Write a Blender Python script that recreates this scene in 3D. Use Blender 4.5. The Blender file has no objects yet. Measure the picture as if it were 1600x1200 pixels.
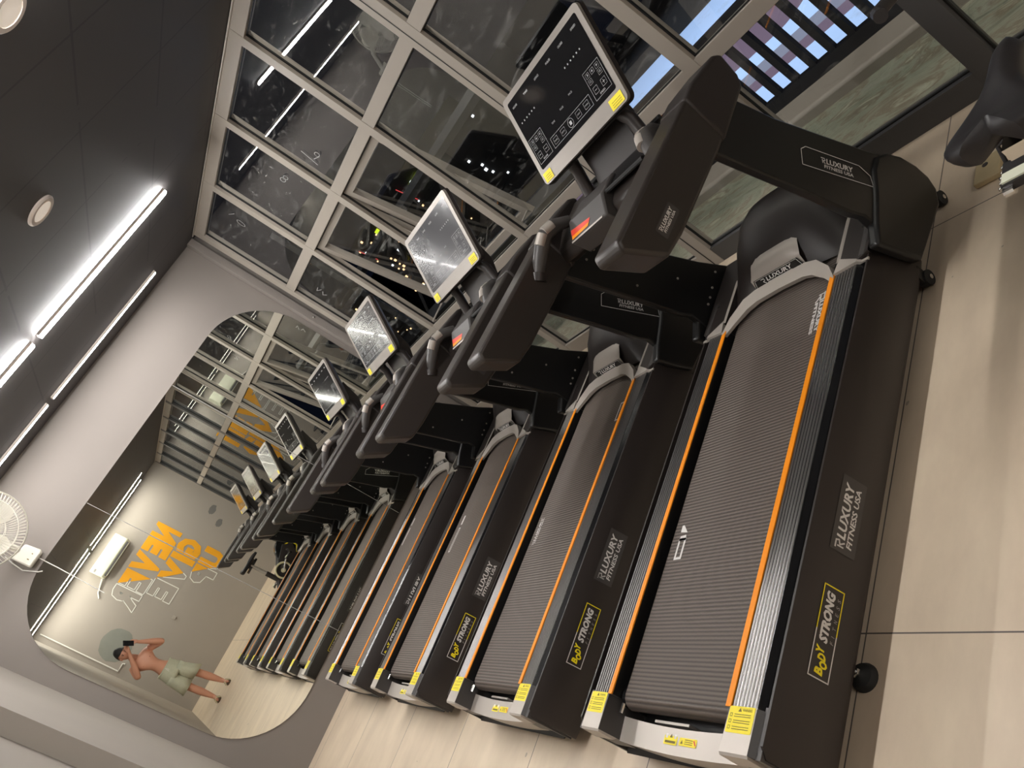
import bpy, math, random
from mathutils import Vector, Matrix
PI = math.pi
S = bpy.context.scene
COL = S.collection
random.seed(7)

# ------------------------------------------------------------------ camera
R = [[0.3749341368626211, -0.43653530891840436, -0.8178394201080031],
     [-0.8019809901775213, 0.28979427435396776, -0.5223464079952498],
     [0.4650278318648936, 0.8517371675694155, -0.24143925317119763]]
cd = bpy.data.cameras.new('camera'); cam = bpy.data.objects.new('camera', cd); COL.objects.link(cam)
cd.sensor_width = 36.0; cd.lens = 1181.427 / 1600 * 36.0; cd.clip_start = 0.01; cd.clip_end = 400
r0, r1, r2 = [Vector(v) for v in R]
m = Matrix.Identity(4)
for i in range(3):
    m[i][0] = r0[i]; m[i][1] = -r1[i]; m[i][2] = -r2[i]
m[2][3] = 1.5
cam.matrix_world = m
S.camera = cam

# ------------------------------------------------------------------ world and exposure
w = bpy.data.worlds.new('night'); S.world = w; w.use_nodes = True
bg = w.node_tree.nodes['Background']; bg.inputs[0].default_value = (0.012, 0.016, 0.032, 1); bg.inputs[1].default_value = 0.2
S.view_settings.view_transform = 'Standard'; S.view_settings.look = 'None'
S.view_settings.exposure = 0.0; S.view_settings.gamma = 1.0; S.view_settings.use_curve_mapping = False
LED_POWER = 190.0
BALCONY_FILL_POWER = 50.0
COURT_POWER = 50000.0

# key dimensions
D = 5.848; W = 2.725; H = 2.715; B = -2.7; XL = -0.505
TY = [1.7665, 2.8714, 4.0305, 5.1295]

# ------------------------------------------------------------------ materials
MATS = {}
def srgb(r, g, b):
    f = lambda c: (c/255/12.92) if c/255 <= .04045 else ((c/255+.055)/1.055)**2.4
    return (f(r), f(g), f(b), 1)
def mat(name, col=(.5, .5, .5, 1), rough=.5, metal=0., spec=.5, noise=0., nscale=20., bump=0., bscale=80., coat=0., emis=None, estr=0.):
    M = bpy.data.materials.new(name); M.use_nodes = True
    nt = M.node_tree; b = nt.nodes['Principled BSDF']
    b.inputs['Base Color'].default_value = col; b.inputs['Roughness'].default_value = rough
    b.inputs['Metallic'].default_value = metal; b.inputs['Specular IOR Level'].default_value = spec
    b.inputs['Coat Weight'].default_value = coat
    if emis: b.inputs['Emission Color'].default_value = emis; b.inputs['Emission Strength'].default_value = estr
    if noise > 0 or bump > 0:
        tc = nt.nodes.new('ShaderNodeTexCoord')
    if noise > 0:
        n = nt.nodes.new('ShaderNodeTexNoise'); n.inputs['Scale'].default_value = nscale; n.inputs['Detail'].default_value = 5
        nt.links.new(tc.outputs['Object'], n.inputs['Vector'])
        mx = nt.nodes.new('ShaderNodeMix'); mx.data_type = 'RGBA'
        mx.inputs[6].default_value = tuple(c*(1-noise) for c in col[:3])+(1,)
        mx.inputs[7].default_value = tuple(min(1, c*(1+noise)) for c in col[:3])+(1,)
        nt.links.new(n.outputs['Fac'], mx.inputs[0]); nt.links.new(mx.outputs[2], b.inputs['Base Color'])
    if bump > 0:
        n2 = nt.nodes.new('ShaderNodeTexNoise'); n2.inputs['Scale'].default_value = bscale; n2.inputs['Detail'].default_value = 3
        nt.links.new(tc.outputs['Object'], n2.inputs['Vector'])
        bp = nt.nodes.new('ShaderNodeBump'); bp.inputs['Strength'].default_value = bump; bp.inputs['Distance'].default_value = .01
        nt.links.new(n2.outputs['Fac'], bp.inputs['Height']); nt.links.new(bp.outputs[0], b.inputs['Normal'])
    MATS[name] = M
    return M

mat('wall_paint', (.245, .217, .197, 1), .75, noise=.06, nscale=2.5, bump=.08, bscale=9)
mat('back_wall_paint', (.36, .325, .29, 1), .75, noise=.05, nscale=2.0)
mat('wall_paint_pale', (.36, .325, .285, 1), .75, noise=.05, nscale=2.5, bump=.06, bscale=9)
mat('baseboard_grey', (.17, .16, .17, 1), .6)
mat('frame_grey', (.35, .31, .265, 1), .5, noise=.06, nscale=6)
mat('frame_grey_shaded', (.060, .058, .058, 1), .45)  # same frame, weaker light painted in as a darker colour
mat('bezel', (.30, .272, .245, 1), .38, metal=.3)
mat('frame_dark', (.05, .05, .055, 1), .5)
mat('gasket', (.006, .006, .006, 1), .6)
mat('black_plastic', (.024, .0185, .0170, 1), .42, noise=.1, nscale=8, bump=.05, bscale=500)
mat('black_panel', (.0085, .0082, .0085, 1), .38)
mat('black_gloss', (.010, .010, .011, 1), .16)
mat('armrest_black', (.032, .026, .023, 1), .36, bump=.08, bscale=600)
mat('dark_grey', (.055, .05, .048, 1), .45)
mat('rubber', (.012, .012, .012, 1), .7)
mat('orange', (.93, .30, .008, 1), .5, spec=.3)
mat('yellow', srgb(246, 226, 20), .5)
mat('yellow_ink', srgb(110, 95, 10), .6)
mat('red', srgb(220, 60, 40), .45)
mat('white_print', (.72, .70, .68, 1), .6)
mat('grey_print', (.30, .29, .28, 1), .6)
mat('silver', (.50, .455, .41, 1), .42, metal=.3, noise=.05, nscale=10)
mat('silver_paint', (.42, .38, .34, 1), .42, metal=.2)
mat('chrome', (.75, .74, .72, 1), .12, metal=1.)
mat('rib_metal', (.22, .21, .205, 1), .30, metal=.85)
mat('rib_dark', (.016, .016, .017, 1), .22)
mat('screen_dark', (.010, .010, .011, 1), .06, spec=.6)
mat('screen_film', (.040, .040, .045, 1), .17, spec=.55, bump=.16, bscale=7, coat=.15)
mat('ui_line', (.42, .42, .42, 1), .4)
mat('fan_white', srgb(226, 222, 210), .45)
mat('ac_white', srgb(226, 228, 206), .5)
mat('light_trim', srgb(214, 202, 192), .6)
mat('cable_white', srgb(226, 224, 218), .5)
mat('mural_orange', srgb(240, 168, 14), .6)
mat('mural_white', srgb(236, 236, 230), .6)
mat('smudge', (.17, .165, .16, 1), .8)
mat('patch_green', (.24, .25, .225, 1), .8, noise=.12, nscale=6)
mat('skin', (.62, .30, .20, 1), .5, noise=.07, nscale=9, bump=.05, bscale=60)
mat('hair', (.012, .010, .010, 1), .6, bump=.6, bscale=160)
mat('shorts', (.50, .50, .38, 1), .85, noise=.1, nscale=30, bump=.2, bscale=90)
mat('sandal', (.10, .06, .035, 1), .6)
mat('phone', (.012, .012, .014, 1), .25)
mat('lips', (.36, .13, .10, 1), .5)
mat('eye_dark', (.02, .015, .012, 1), .3)
mat('seat_black', (.022, .020, .021, 1), .42, bump=.05, bscale=300)
mat('beige', srgb(205, 195, 160), .5)
mat('socket_beige', srgb(196, 178, 140), .6, noise=.1, nscale=40)
mat('outside_metal', (.030, .031, .034, 1), .45)
mat('rail_dark', (.012, .013, .018, 1), .5)
mat('city_wall', (.05, .048, .045, 1), .8)
mat('warm_lamp', (0, 0, 0, 1), emis=(1, .62, .30, 1), estr=2.6)
mat('white_lamp', (0, 0, 0, 1), emis=(.9, .95, 1, 1), estr=2.6)
mat('green_sign', (0, 0, 0, 1), emis=(.62, .80, .02, 1), estr=1.5)
mat('red_tube', (0, 0, 0, 1), emis=(1, .10, .10, 1), estr=.8)
mat('led', (0, 0, 0, 1), emis=(1, .975, .95, 1), estr=LED_POWER)
mat('led_back', (0, 0, 0, 1), emis=(1, .96, .90, 1), estr=LED_POWER*.6)
mat('led_soft', (0, 0, 0, 1), emis=(1, .975, .95, 1), estr=LED_POWER*.5)
mat('disc_glow', (.8, .75, .68, 1), .6, emis=(1, .86, .72, 1), estr=.35)  # pale disc, faint emission built into the material

def nodes_mat(name):
    M = bpy.data.materials.new(name); M.use_nodes = True
    MATS[name] = M
    nt = M.node_tree
    return M, nt, nt.nodes['Principled BSDF'], nt.nodes, nt.links.new
def math_node(N, L, op, a, b=None, c=None):
    n = N.new('ShaderNodeMath'); n.operation = op
    for i, v in enumerate((a, b, c)):
        if v is None: continue
        if hasattr(v, 'is_linked') or hasattr(v, 'links'): L(v, n.inputs[i])
        else: n.inputs[i].default_value = v
    return n.outputs[0]
def line_mask(N, L, coord, off, period, width):
    """1 inside a thin line repeated every period along a coordinate"""
    a = math_node(N, L, 'SUBTRACT', coord, off)
    a = math_node(N, L, 'DIVIDE', a, period)
    f = math_node(N, L, 'FRACT', math_node(N, L, 'ADD', a, 100.0))
    d = math_node(N, L, 'ABSOLUTE', math_node(N, L, 'SUBTRACT', f, 0.5))
    return math_node(N, L, 'GREATER_THAN', d, 0.5 - width / period / 2)

# ceiling: dark painted panels with grooves
M, nt, b, N, L = nodes_mat('ceiling_panels')
tc = N.new('ShaderNodeNewGeometry'); sp = N.new('ShaderNodeSeparateXYZ'); L(tc.outputs['Position'], sp.inputs[0])
g = math_node(N, L, 'MAXIMUM', line_mask(N, L, sp.outputs[0], 1.575, .545, .012), line_mask(N, L, sp.outputs[1], 2.475, .57, .012))
nz = N.new('ShaderNodeTexNoise'); nz.inputs['Scale'].default_value = 1.6; nz.inputs['Detail'].default_value = 4; L(tc.outputs['Position'], nz.inputs['Vector'])
gn = math_node(N, L, 'MULTIPLY', g, math_node(N, L, 'GREATER_THAN', nz.outputs['Fac'], .47))
mx = N.new('ShaderNodeMix'); mx.data_type = 'RGBA'; mx.inputs[6].default_value = (.064, .058, .057, 1); mx.inputs[7].default_value = (.040, .036, .038, 1)
L(gn, mx.inputs[0]); L(mx.outputs[2], b.inputs['Base Color']); b.inputs['Roughness'].default_value = .6
# floor: large beige grey stone tiles with thin joints
M, nt, b, N, L = nodes_mat('floor_tiles')
tc = N.new('ShaderNodeNewGeometry'); sp = N.new('ShaderNodeSeparateXYZ'); L(tc.outputs['Position'], sp.inputs[0])
g = math_node(N, L, 'MAXIMUM', line_mask(N, L, sp.outputs[0], .708, 1.43, .004), line_mask(N, L, sp.outputs[1], 1.398, .72, .004))
nz = N.new('ShaderNodeTexNoise'); nz.inputs['Scale'].default_value = 2.2; nz.inputs['Detail'].default_value = 6; nz.inputs['Roughness'].default_value = .6
mp = N.new('ShaderNodeMapping'); mp.inputs['Scale'].default_value = (1., 2.2, 1.); L(tc.outputs['Position'], mp.inputs[0]); L(mp.outputs[0], nz.inputs['Vector'])
cr = N.new('ShaderNodeValToRGB'); cr.color_ramp.elements[0].position = .3; cr.color_ramp.elements[0].color = (.60, .485, .365, 1)
cr.color_ramp.elements[1].position = .72; cr.color_ramp.elements[1].color = (.76, .63, .475, 1); L(nz.outputs['Fac'], cr.inputs[0])
n2 = N.new('ShaderNodeTexNoise'); n2.inputs['Scale'].default_value = 11; n2.inputs['Detail'].default_value = 2; L(tc.outputs['Position'], n2.inputs['Vector'])
spot = math_node(N, L, 'GREATER_THAN', n2.outputs['Fac'], .745)
mx0 = N.new('ShaderNodeMix'); mx0.data_type = 'RGBA'; mx0.inputs[7].default_value = (.25, .21, .17, 1); L(math_node(N, L, 'MULTIPLY', spot, .6), mx0.inputs[0]); L(cr.outputs[0], mx0.inputs[6])
mx = N.new('ShaderNodeMix'); mx.data_type = 'RGBA'; mx.inputs[7].default_value = (.12, .10, .085, 1); L(g, mx.inputs[0]); L(mx0.outputs[2], mx.inputs[6])
L(mx.outputs[2], b.inputs['Base Color']); b.inputs['Roughness'].default_value = .38
# belt: fine cross ribs
M, nt, b, N, L = nodes_mat('belt_ribbed')
tc = N.new('ShaderNodeTexCoord'); wv = N.new('ShaderNodeTexWave'); wv.inputs['Scale'].default_value = 26.; wv.bands_direction = 'X'; wv.inputs['Distortion'].default_value = .25; wv.inputs['Detail Scale'].default_value = 3
L(tc.outputs['Object'], wv.inputs['Vector'])
w2 = N.new('ShaderNodeTexWave'); w2.inputs['Scale'].default_value = 60.; w2.bands_direction = 'Y'; L(tc.outputs['Object'], w2.inputs['Vector'])
hh = math_node(N, L, 'ADD', wv.outputs['Fac'], math_node(N, L, 'MULTIPLY', w2.outputs['Fac'], .35))
cr = N.new('ShaderNodeValToRGB'); cr.color_ramp.elements[0].color = (.034, .027, .023, 1); cr.color_ramp.elements[1].color = (.135, .108, .091, 1)
cr.color_ramp.elements[1].position = .9; L(hh, cr.inputs[0]); L(cr.outputs[0], b.inputs['Base Color'])
bp = N.new('ShaderNodeBump'); bp.inputs['Strength'].default_value = .5; bp.inputs['Distance'].default_value = .003; L(hh, bp.inputs['Height']); L(bp.outputs[0], b.inputs['Normal'])
b.inputs['Roughness'].default_value = .55
# balcony: veined green stone
M, nt, b, N, L = nodes_mat('green_stone')
tc = N.new('ShaderNodeNewGeometry')
nz = N.new('ShaderNodeTexNoise'); nz.inputs['Scale'].default_value = 2.4; nz.inputs['Detail'].default_value = 8; nz.inputs['Roughness'].default_value = .65; nz.inputs['Distortion'].default_value = 2.2
mp = N.new('ShaderNodeMapping'); mp.inputs['Scale'].default_value = (2.6, .8, 1.); mp.inputs['Rotation'].default_value = (0, 0, .5); L(tc.outputs['Position'], mp.inputs[0]); L(mp.outputs[0], nz.inputs['Vector'])
cr = N.new('ShaderNodeValToRGB'); e = cr.color_ramp.elements
e[0].position = .28; e[0].color = (.13, .14, .10, 1); e[1].position = .8; e[1].color = (.62, .60, .46, 1)
q = e.new(.48); q.color = (.31, .33, .25, 1); q = e.new(.56); q.color = (.20, .17, .12, 1); q = e.new(.63); q.color = (.40, .41, .31, 1)
L(nz.outputs['Fac'], cr.inputs[0]); L(cr.outputs[0], b.inputs['Base Color']); b.inputs['Roughness'].default_value = .35
# window glass: thin clear pane with faint dirt
def glass(name, dirt, tint=(.93, .95, .95, 1)):
    M, nt, b, N, L = nodes_mat(name)
    N.remove(b); out = N['Material Output']
    tr = N.new('ShaderNodeBsdfTransparent'); tr.inputs[0].default_value = tint
    gl = N.new('ShaderNodeBsdfGlossy'); gl.inputs['Roughness'].default_value = .0; gl.inputs[0].default_value = (.95, .97, .97, 1)
    lw = N.new('ShaderNodeLayerWeight'); lw.inputs[0].default_value = .5
    fr = math_node(N, L, 'ADD', math_node(N, L, 'MULTIPLY', math_node(N, L, 'POWER', lw.outputs['Facing'], 3.8), .84), .135)
    ms = N.new('ShaderNodeMixShader'); L(fr, ms.inputs[0]); L(tr.outputs[0], ms.inputs[1]); L(gl.outputs[0], ms.inputs[2])
    df = N.new('ShaderNodeBsdfDiffuse'); df.inputs[0].default_value = (.75, .75, .72, 1)
    geo = N.new('ShaderNodeNewGeometry')
    mp = N.new('ShaderNodeMapping'); mp.inputs['Scale'].default_value = (1, 1.6, 5.); mp.inputs['Rotation'].default_value = (.5, 0, 0); L(geo.outputs['Position'], mp.inputs[0])
    nz = N.new('ShaderNodeTexNoise'); nz.inputs['Scale'].default_value = 2.6; nz.inputs['Detail'].default_value = 7; nz.inputs['Roughness'].default_value = .62; nz.inputs['Distortion'].default_value = 1.5
    L(mp.outputs[0], nz.inputs['Vector'])
    k = math_node(N, L, 'MULTIPLY', math_node(N, L, 'MAXIMUM', math_node(N, L, 'SUBTRACT', nz.outputs['Fac'], .56), 0.), dirt * 5)
    k = math_node(N, L, 'ADD', k, dirt * .02)
    # hand smears high on the panes
    m7 = N.new('ShaderNodeMapping'); m7.inputs['Scale'].default_value = (1, 3.2, 5.5); m7.inputs['Rotation'].default_value = (.9, 0, 0); L(geo.outputs['Position'], m7.inputs[0])
    n7 = N.new('ShaderNodeTexNoise'); n7.inputs['Scale'].default_value = 1.7; n7.inputs['Detail'].default_value = 9; n7.inputs['Roughness'].default_value = .7; n7.inputs['Distortion'].default_value = 2.5
    L(m7.outputs[0], n7.inputs['Vector']); s7 = N.new('ShaderNodeSeparateXYZ'); L(geo.outputs['Position'], s7.inputs[0])
    zz = math_node(N, L, 'MULTIPLY', math_node(N, L, 'GREATER_THAN', s7.outputs[2], 2.0), math_node(N, L, 'LESS_THAN', s7.outputs[2], 2.5))
    k7 = math_node(N, L, 'MULTIPLY', math_node(N, L, 'MAXIMUM', math_node(N, L, 'SUBTRACT', n7.outputs['Fac'], .60), 0.), 4.5)
    k = math_node(N, L, 'MINIMUM', math_node(N, L, 'ADD', k, math_node(N, L, 'MULTIPLY', k7, zz)), .5)
    m2 = N.new('ShaderNodeMixShader'); L(k, m2.inputs[0]); L(ms.outputs[0], m2.inputs[1]); L(df.outputs[0], m2.inputs[2])
    L(m2.outputs[0], out.inputs[0])
glass('window_glass', .20)
glass('cover_glass', .02)
# mirror silver
M, nt, b, N, L = nodes_mat('mirror_silver')
b.inputs['Base Color'].default_value = (.93, .94, .87, 1); b.inputs['Metallic'].default_value = 1; b.inputs['Roughness'].default_value = 0.0
# sports court outside, below the balcony
M, nt, b, N, L = nodes_mat('court_paint')
tc = N.new('ShaderNodeNewGeometry'); sp = N.new('ShaderNodeSeparateXYZ'); L(tc.outputs['Position'], sp.inputs[0])
X, Y = sp.outputs[0], sp.outputs[1]
def band(c, a, bb): return math_node(N, L, 'MULTIPLY', math_node(N, L, 'GREATER_THAN', c, a), math_node(N, L, 'LESS_THAN', c, bb))
maroon = band(X, 22.15, 23.05)
grey = band(X, 23.05, 24.15)
yend = math_node(N, L, 'GREATER_THAN', Y, 14.75)
blob = math_node(N, L, 'MULTIPLY', band(X, 25.45, 29.2), yend)
# rounded end of the wide maroon field
dx = math_node(N, L, 'SUBTRACT', X, 27.3); dy = math_node(N, L, 'SUBTRACT', Y, 14.75)
rr = math_node(N, L, 'ADD', math_node(N, L, 'MULTIPLY', dx, dx), math_node(N, L, 'MULTIPLY', math_node(N, L, 'MULTIPLY', dy, dy), 2.6))
blob = math_node(N, L, 'MAXIMUM', blob, math_node(N, L, 'LESS_THAN', rr, 3.4))
mx = N.new('ShaderNodeMix'); mx.data_type = 'RGBA'; mx.inputs[6].default_value = (.50, .66, .95, 1); mx.inputs[7].default_value = (.16, .10, .14, 1)
L(math_node(N, L, 'MAXIMUM', maroon, blob), mx.inputs[0])
m3 = N.new('ShaderNodeMix'); m3.data_type = 'RGBA'; m3.inputs[7].default_value = (.23, .23, .29, 1); L(grey, m3.inputs[0]); L(mx.outputs[2], m3.inputs[6])
far = math_node(N, L, 'GREATER_THAN', X, 38.)
m4 = N.new('ShaderNodeMix'); m4.data_type = 'RGBA'; m4.inputs[7].default_value = (.01, .01, .012, 1); L(far, m4.inputs[0]); L(m3.outputs[2], m4.inputs[6])
L(m4.outputs[2], b.inputs['Base Color']); b.inputs['Roughness'].default_value = .8

# ------------------------------------------------------------------ mesh helpers
_txt = {}
def text_geo(s, bold=0., shear=0.):
    key = (s, bold, shear)
    if key not in _txt:
        c = bpy.data.curves.new('t', 'FONT'); c.body = s; c.size = 1; c.offset = bold; c.shear = shear; c.resolution_u = 2
        o = bpy.data.objects.new('t', c); COL.objects.link(o)
        dg = bpy.context.evaluated_depsgraph_get(); dg.update()
        me = bpy.data.meshes.new_from_object(o.evaluated_get(dg))
        vs = [tuple(v.co) for v in me.vertices]; fs = [tuple(p.vertices) for p in me.polygons]
        bpy.data.objects.remove(o); bpy.data.curves.remove(c); bpy.data.meshes.remove(me)
        xs = [v[0] for v in vs]; ys = [v[1] for v in vs]
        x0, y0 = min(xs), min(ys); wx, wy = max(xs)-x0, max(ys)-y0
        _txt[key] = ([((v[0]-x0)/wx, (v[1]-y0)/wy) for v in vs], fs, wx/wy)
    return _txt[key]

class MB:
    def __init__(s): s.v = []; s.f = []; s.m = []; s.names = []
    def mi(s, name):
        if name not in s.names: s.names.append(name)
        return s.names.index(name)
    def add(s, vs, fs, m):
        k = len(s.v); i = s.mi(m)
        s.v += [tuple(v) for v in vs]; s.f += [tuple(k+a for a in f) for f in fs]; s.m += [i]*len(fs)
        return s
    def box(s, a, b, m):
        x0, y0, z0 = [min(p, q) for p, q in zip(a, b)]; x1, y1, z1 = [max(p, q) for p, q in zip(a, b)]
        vs = [(x0, y0, z0), (x1, y0, z0), (x1, y1, z0), (x0, y1, z0), (x0, y0, z1), (x1, y0, z1), (x1, y1, z1), (x0, y1, z1)]
        return s.add(vs, [(0, 3, 2, 1), (4, 5, 6, 7), (0, 1, 5, 4), (1, 2, 6, 5), (2, 3, 7, 6), (3, 0, 4, 7)], m)
    def obox(s, M4, size, m):
        h = [d/2 for d in size]
        vs = [M4 @ Vector((i*h[0], j*h[1], k*h[2])) for k in (-1, 1) for (i, j) in ((-1, -1), (1, -1), (1, 1), (-1, 1))]
        return s.add(vs, [(0, 3, 2, 1), (4, 5, 6, 7), (0, 1, 5, 4), (1, 2, 6, 5), (2, 3, 7, 6), (3, 0, 4, 7)], m)
    def prism(s, poly, axis, a, b, m, caps=True):
        """poly in the two other axes (order x,y,z without axis), extruded a..b"""
        n = len(poly)
        def P(u, v, t):
            if axis == 'x': return (t, u, v)
            if axis == 'y': return (u, t, v)
            return (u, v, t)
        vs = [P(u, v, a) for u, v in poly] + [P(u, v, b) for u, v in poly]
        fs = [(i, (i+1) % n, n+(i+1) % n, n+i) for i in range(n)]
        if caps: fs += [tuple(range(n-1, -1, -1)), tuple(range(n, 2*n))]
        return s.add(vs, fs, m)
    def tube(s, pts, r, m, seg=10, caps=True, closed=False):
        pts = [Vector(p) for p in pts]; n = len(pts)
        rs = r if isinstance(r, (list, tuple)) else [r]*n
        vs = []; up = None
        for i, p in enumerate(pts):
            if closed: t = (pts[(i+1) % n]-pts[i-1]).normalized()
            else: t = (pts[min(i+1, n-1)]-pts[max(i-1, 0)]).normalized()
            if up is None:
                up = Vector((0, 0, 1)) if abs(t.z) < .9 else Vector((1, 0, 0))
            a = (up - t*up.dot(t)).normalized(); bb = t.cross(a); up = a
            for k in range(seg):
                an = 2*PI*k/seg; vs.append(p + (a*math.cos(an)+bb*math.sin(an))*rs[i])
        fs = []
        for i in range(n if closed else n-1):
            j = (i+1) % n
            for k in range(seg):
                k2 = (k+1) % seg
                fs.append((i*seg+k, i*seg+k2, j*seg+k2, j*seg+k))
        if caps and not closed:
            fs += [tuple(range(seg-1, -1, -1)), tuple((n-1)*seg+k for k in range(seg))]
        return s.add(vs, fs, m)
    def lathe(s, prof, M4, m, seg=24):
        """prof: (radius, height) along local z"""
        vs = [M4 @ Vector((r*math.cos(2*PI*k/seg), r*math.sin(2*PI*k/seg), h)) for r, h in prof for k in range(seg)]
        fs = []
        for i in range(len(prof)-1):
            for k in range(seg):
                k2 = (k+1) % seg; fs.append((i*seg+k, i*seg+k2, (i+1)*seg+k2, (i+1)*seg+k))
        if prof[0][0] > 1e-5: fs.append(tuple(range(seg-1, -1, -1)))
        if prof[-1][0] > 1e-5: fs.append(tuple((len(prof)-1)*seg+k for k in range(seg)))
        return s.add(vs, fs, m)
    def grid(s, rows, m, close=False):
        n = len(rows[0]); vs = [p for r in rows for p in r]; fs = []
        for i in range(len(rows)-1):
            for k in range(n if close else n-1):
                k2 = (k+1) % n
                fs.append((i*n+k, i*n+k2, (i+1)*n+k2, (i+1)*n+k))
        return s.add(vs, fs, m)
    def ball(s, c, r, m, seg=14, rings=8, M3=None):
        rx, ry, rz = r if isinstance(r, (tuple, list)) else (r, r, r)
        rows = []
        for i in range(rings+1):
            th = PI*i/rings
            row = []
            for k in range(seg):
                p = Vector((rx*math.sin(th)*math.cos(2*PI*k/seg), ry*math.sin(th)*math.sin(2*PI*k/seg), rz*math.cos(th)))
                if M3: p = M3 @ p
                row.append(Vector(c)+p)
            rows.append(row)
        return s.grid(rows, m, close=True)
    # flat artwork: frame F = (origin, u, v) with n = u x v ; coordinates in metres
    def flat(s, F, poly, m, lift=.0006):
        o, u, v = F; n = u.cross(v).normalized()
        return s.add([o+u*x+v*y+n*lift for x, y in poly], [tuple(range(len(poly)))], m)
    def frect(s, F, x0, y0, x1, y1, m, lift=.0006):
        return s.flat(F, [(x0, y0), (x1, y0), (x1, y1), (x0, y1)], m, lift)
    def fframe(s, F, x0, y0, x1, y1, t, m, lift=.0006):
        s.frect(F, x0, y0, x1, y0+t, m, lift); s.frect(F, x0, y1-t, x1, y1, m, lift)
        s.frect(F, x0, y0+t, x0+t, y1-t, m, lift); return s.frect(F, x1-t, y0+t, x1, y1-t, m, lift)
    def fline(s, F, pts, t, m, lift=.0006, closed=False):
        n = len(pts)
        for i in range(n if closed else n-1):
            a = Vector(pts[i]); c = Vector(pts[(i+1) % n]); d = (c-a)
            if d.length < 1e-6: continue
            d.normalize(); q = Vector((-d.y, d.x))*t/2; a = a-d*t*.3; c = c+d*t*.3
            s.flat(F, [tuple(a-q), tuple(c-q), tuple(c+q), tuple(a+q)], m, lift)
        return s
    def text(s, F, txt, x, y, wd, ht, m, bold=.0, shear=0., lift=.0008):
        vs, fs, _ = text_geo(txt, bold, shear)
        o, u, v = F; n = u.cross(v).normalized()
        return s.add([o+u*(x+a*wd)+v*(y+b*ht)+n*lift for a, b in vs], fs, m)
    def build(s, name, parent=None, off=(0, 0, 0), bevel=0., smooth=True, angle=35, kind=None, subsurf=0, bseg=2):
        me = bpy.data.meshes.new(name)
        me.from_pydata([(v[0]-off[0], v[1]-off[1], v[2]-off[2]) for v in s.v], [], s.f)
        for nme in s.names: me.materials.append(MATS[nme])
        me.polygons.foreach_set('material_index', s.m)
        me.validate(); me.update()
        o = bpy.data.objects.new(name, me); COL.objects.link(o)
        if parent is not None: o.parent = parent
        else: o.location = off
        if parent is not None and off != (0, 0, 0): o.location = (0, 0, 0)
        if bevel > 0:
            bm = o.modifiers.new('bevel', 'BEVEL'); bm.width = bevel; bm.segments = bseg; bm.limit_method = 'ANGLE'; bm.angle_limit = math.radians(40)
        if subsurf: 
            ss = o.modifiers.new('sub', 'SUBSURF'); ss.levels = subsurf; ss.render_levels = subsurf
        if smooth:
            try:
                me.polygons.foreach_set('use_smooth', [True]*len(me.polygons))
                me.set_sharp_from_angle(angle=math.radians(angle))
            except Exception: pass
        if kind: o['kind'] = kind
        return o
def tag(o, label=None, cat=None, group=None, kind=None):
    if label: o['label'] = label
    if cat: o['category'] = cat
    if group: o['group'] = group
    if kind: o['kind'] = kind
    return o
def empty(name, loc, label, cat, group=None):
    e = bpy.data.objects.new(name, None); COL.objects.link(e); e.location = loc; e.empty_display_size = .1
    return tag(e, label, cat, group)
def copy_tree(o, parent=None):
    c = o.copy(); COL.objects.link(c); c.parent = parent
    for ch in list(o.children): copy_tree(ch, c)
    return c
V = Vector
def Fr(o, u, v): return (V(o), V(u).normalized(), V(v).normalized())
def rrect(x0, y0, x1, y1, r, n=5):
    pts = []
    for cx, cy, a in ((x1-r, y0+r, -PI/2), (x1-r, y1-r, 0), (x0+r, y1-r, PI/2), (x0+r, y0+r, PI)):
        for k in range(n+1):
            t = a+PI/2*k/n; pts.append((cx+r*math.cos(t), cy+r*math.sin(t)))
    return pts

# ================================================================== SETTING
# ceiling, floor
MB().box((XL-.3, B-.1, H), (W+.1, D+.1, H+.12), 'ceiling_panels').build('ceiling', kind='structure')
MB().box((XL-.3, B-.1, -.12), (W+.06, D+.1, 0), 'floor_tiles').build('floor', kind='structure')
# walls: far wall with the mirror, left return walls, back wall
MB().box((-.41, D, 0), (W+.15, D+.15, H), 'wall_paint').build('wall_far', kind='structure')
MB().box((-.56, 4.0, 0), (-.41, D+.15, H), 'wall_paint_pale').build('wall_return', kind='structure')
MB().box((XL-.15, B-.15, 0), (XL, 4.0, H), 'wall_paint_pale').build('wall_left', kind='structure')
MB().box((XL-.15, B-.15, 0), (W+.15, B, H), 'back_wall_paint').build('wall_back', kind='structure')
# pale strip of wall between mirror and the window frame, and the skirting below the glass
MB().box((2.66, D-.055, 0), (W, D, H), 'wall_paint').build('trim_1', kind='structure', bevel=.003)

# window wall ------------------------------------------------------
POSTS = [(D-.16, .07), (4.94, .06), (4.17, .06), (3.44, .06), (2.70, .10), (1.925, .07), (1.20, .09), (.42, .07), (-.35, .09), (-1.15, .07), (-1.95, .09), (B+.03, .06)]
HB = [(.05, .10), (.815, .07), (1.884, .075), (H-.045, .09)]
fx0, fx1 = W, W+.07
fm = MB()
for y, wd in POSTS: fm.box((fx0, y-wd/2, 0), (fx1, y+wd/2, H-.001), 'frame_grey_shaded' if y < 1.3 else 'frame_grey')
for z, hd in HB:
    fm.box((fx0+.002, 2.65 if z < .1 else B, z-hd/2), (fx1-.002, D-.12, z+hd/2), 'frame_grey')
fm.box((fx0+.002, B, 0), (fx1-.002, 2.65, .10), 'frame_grey_shaded')  # near lower rail, its dimness put into the colour
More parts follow.
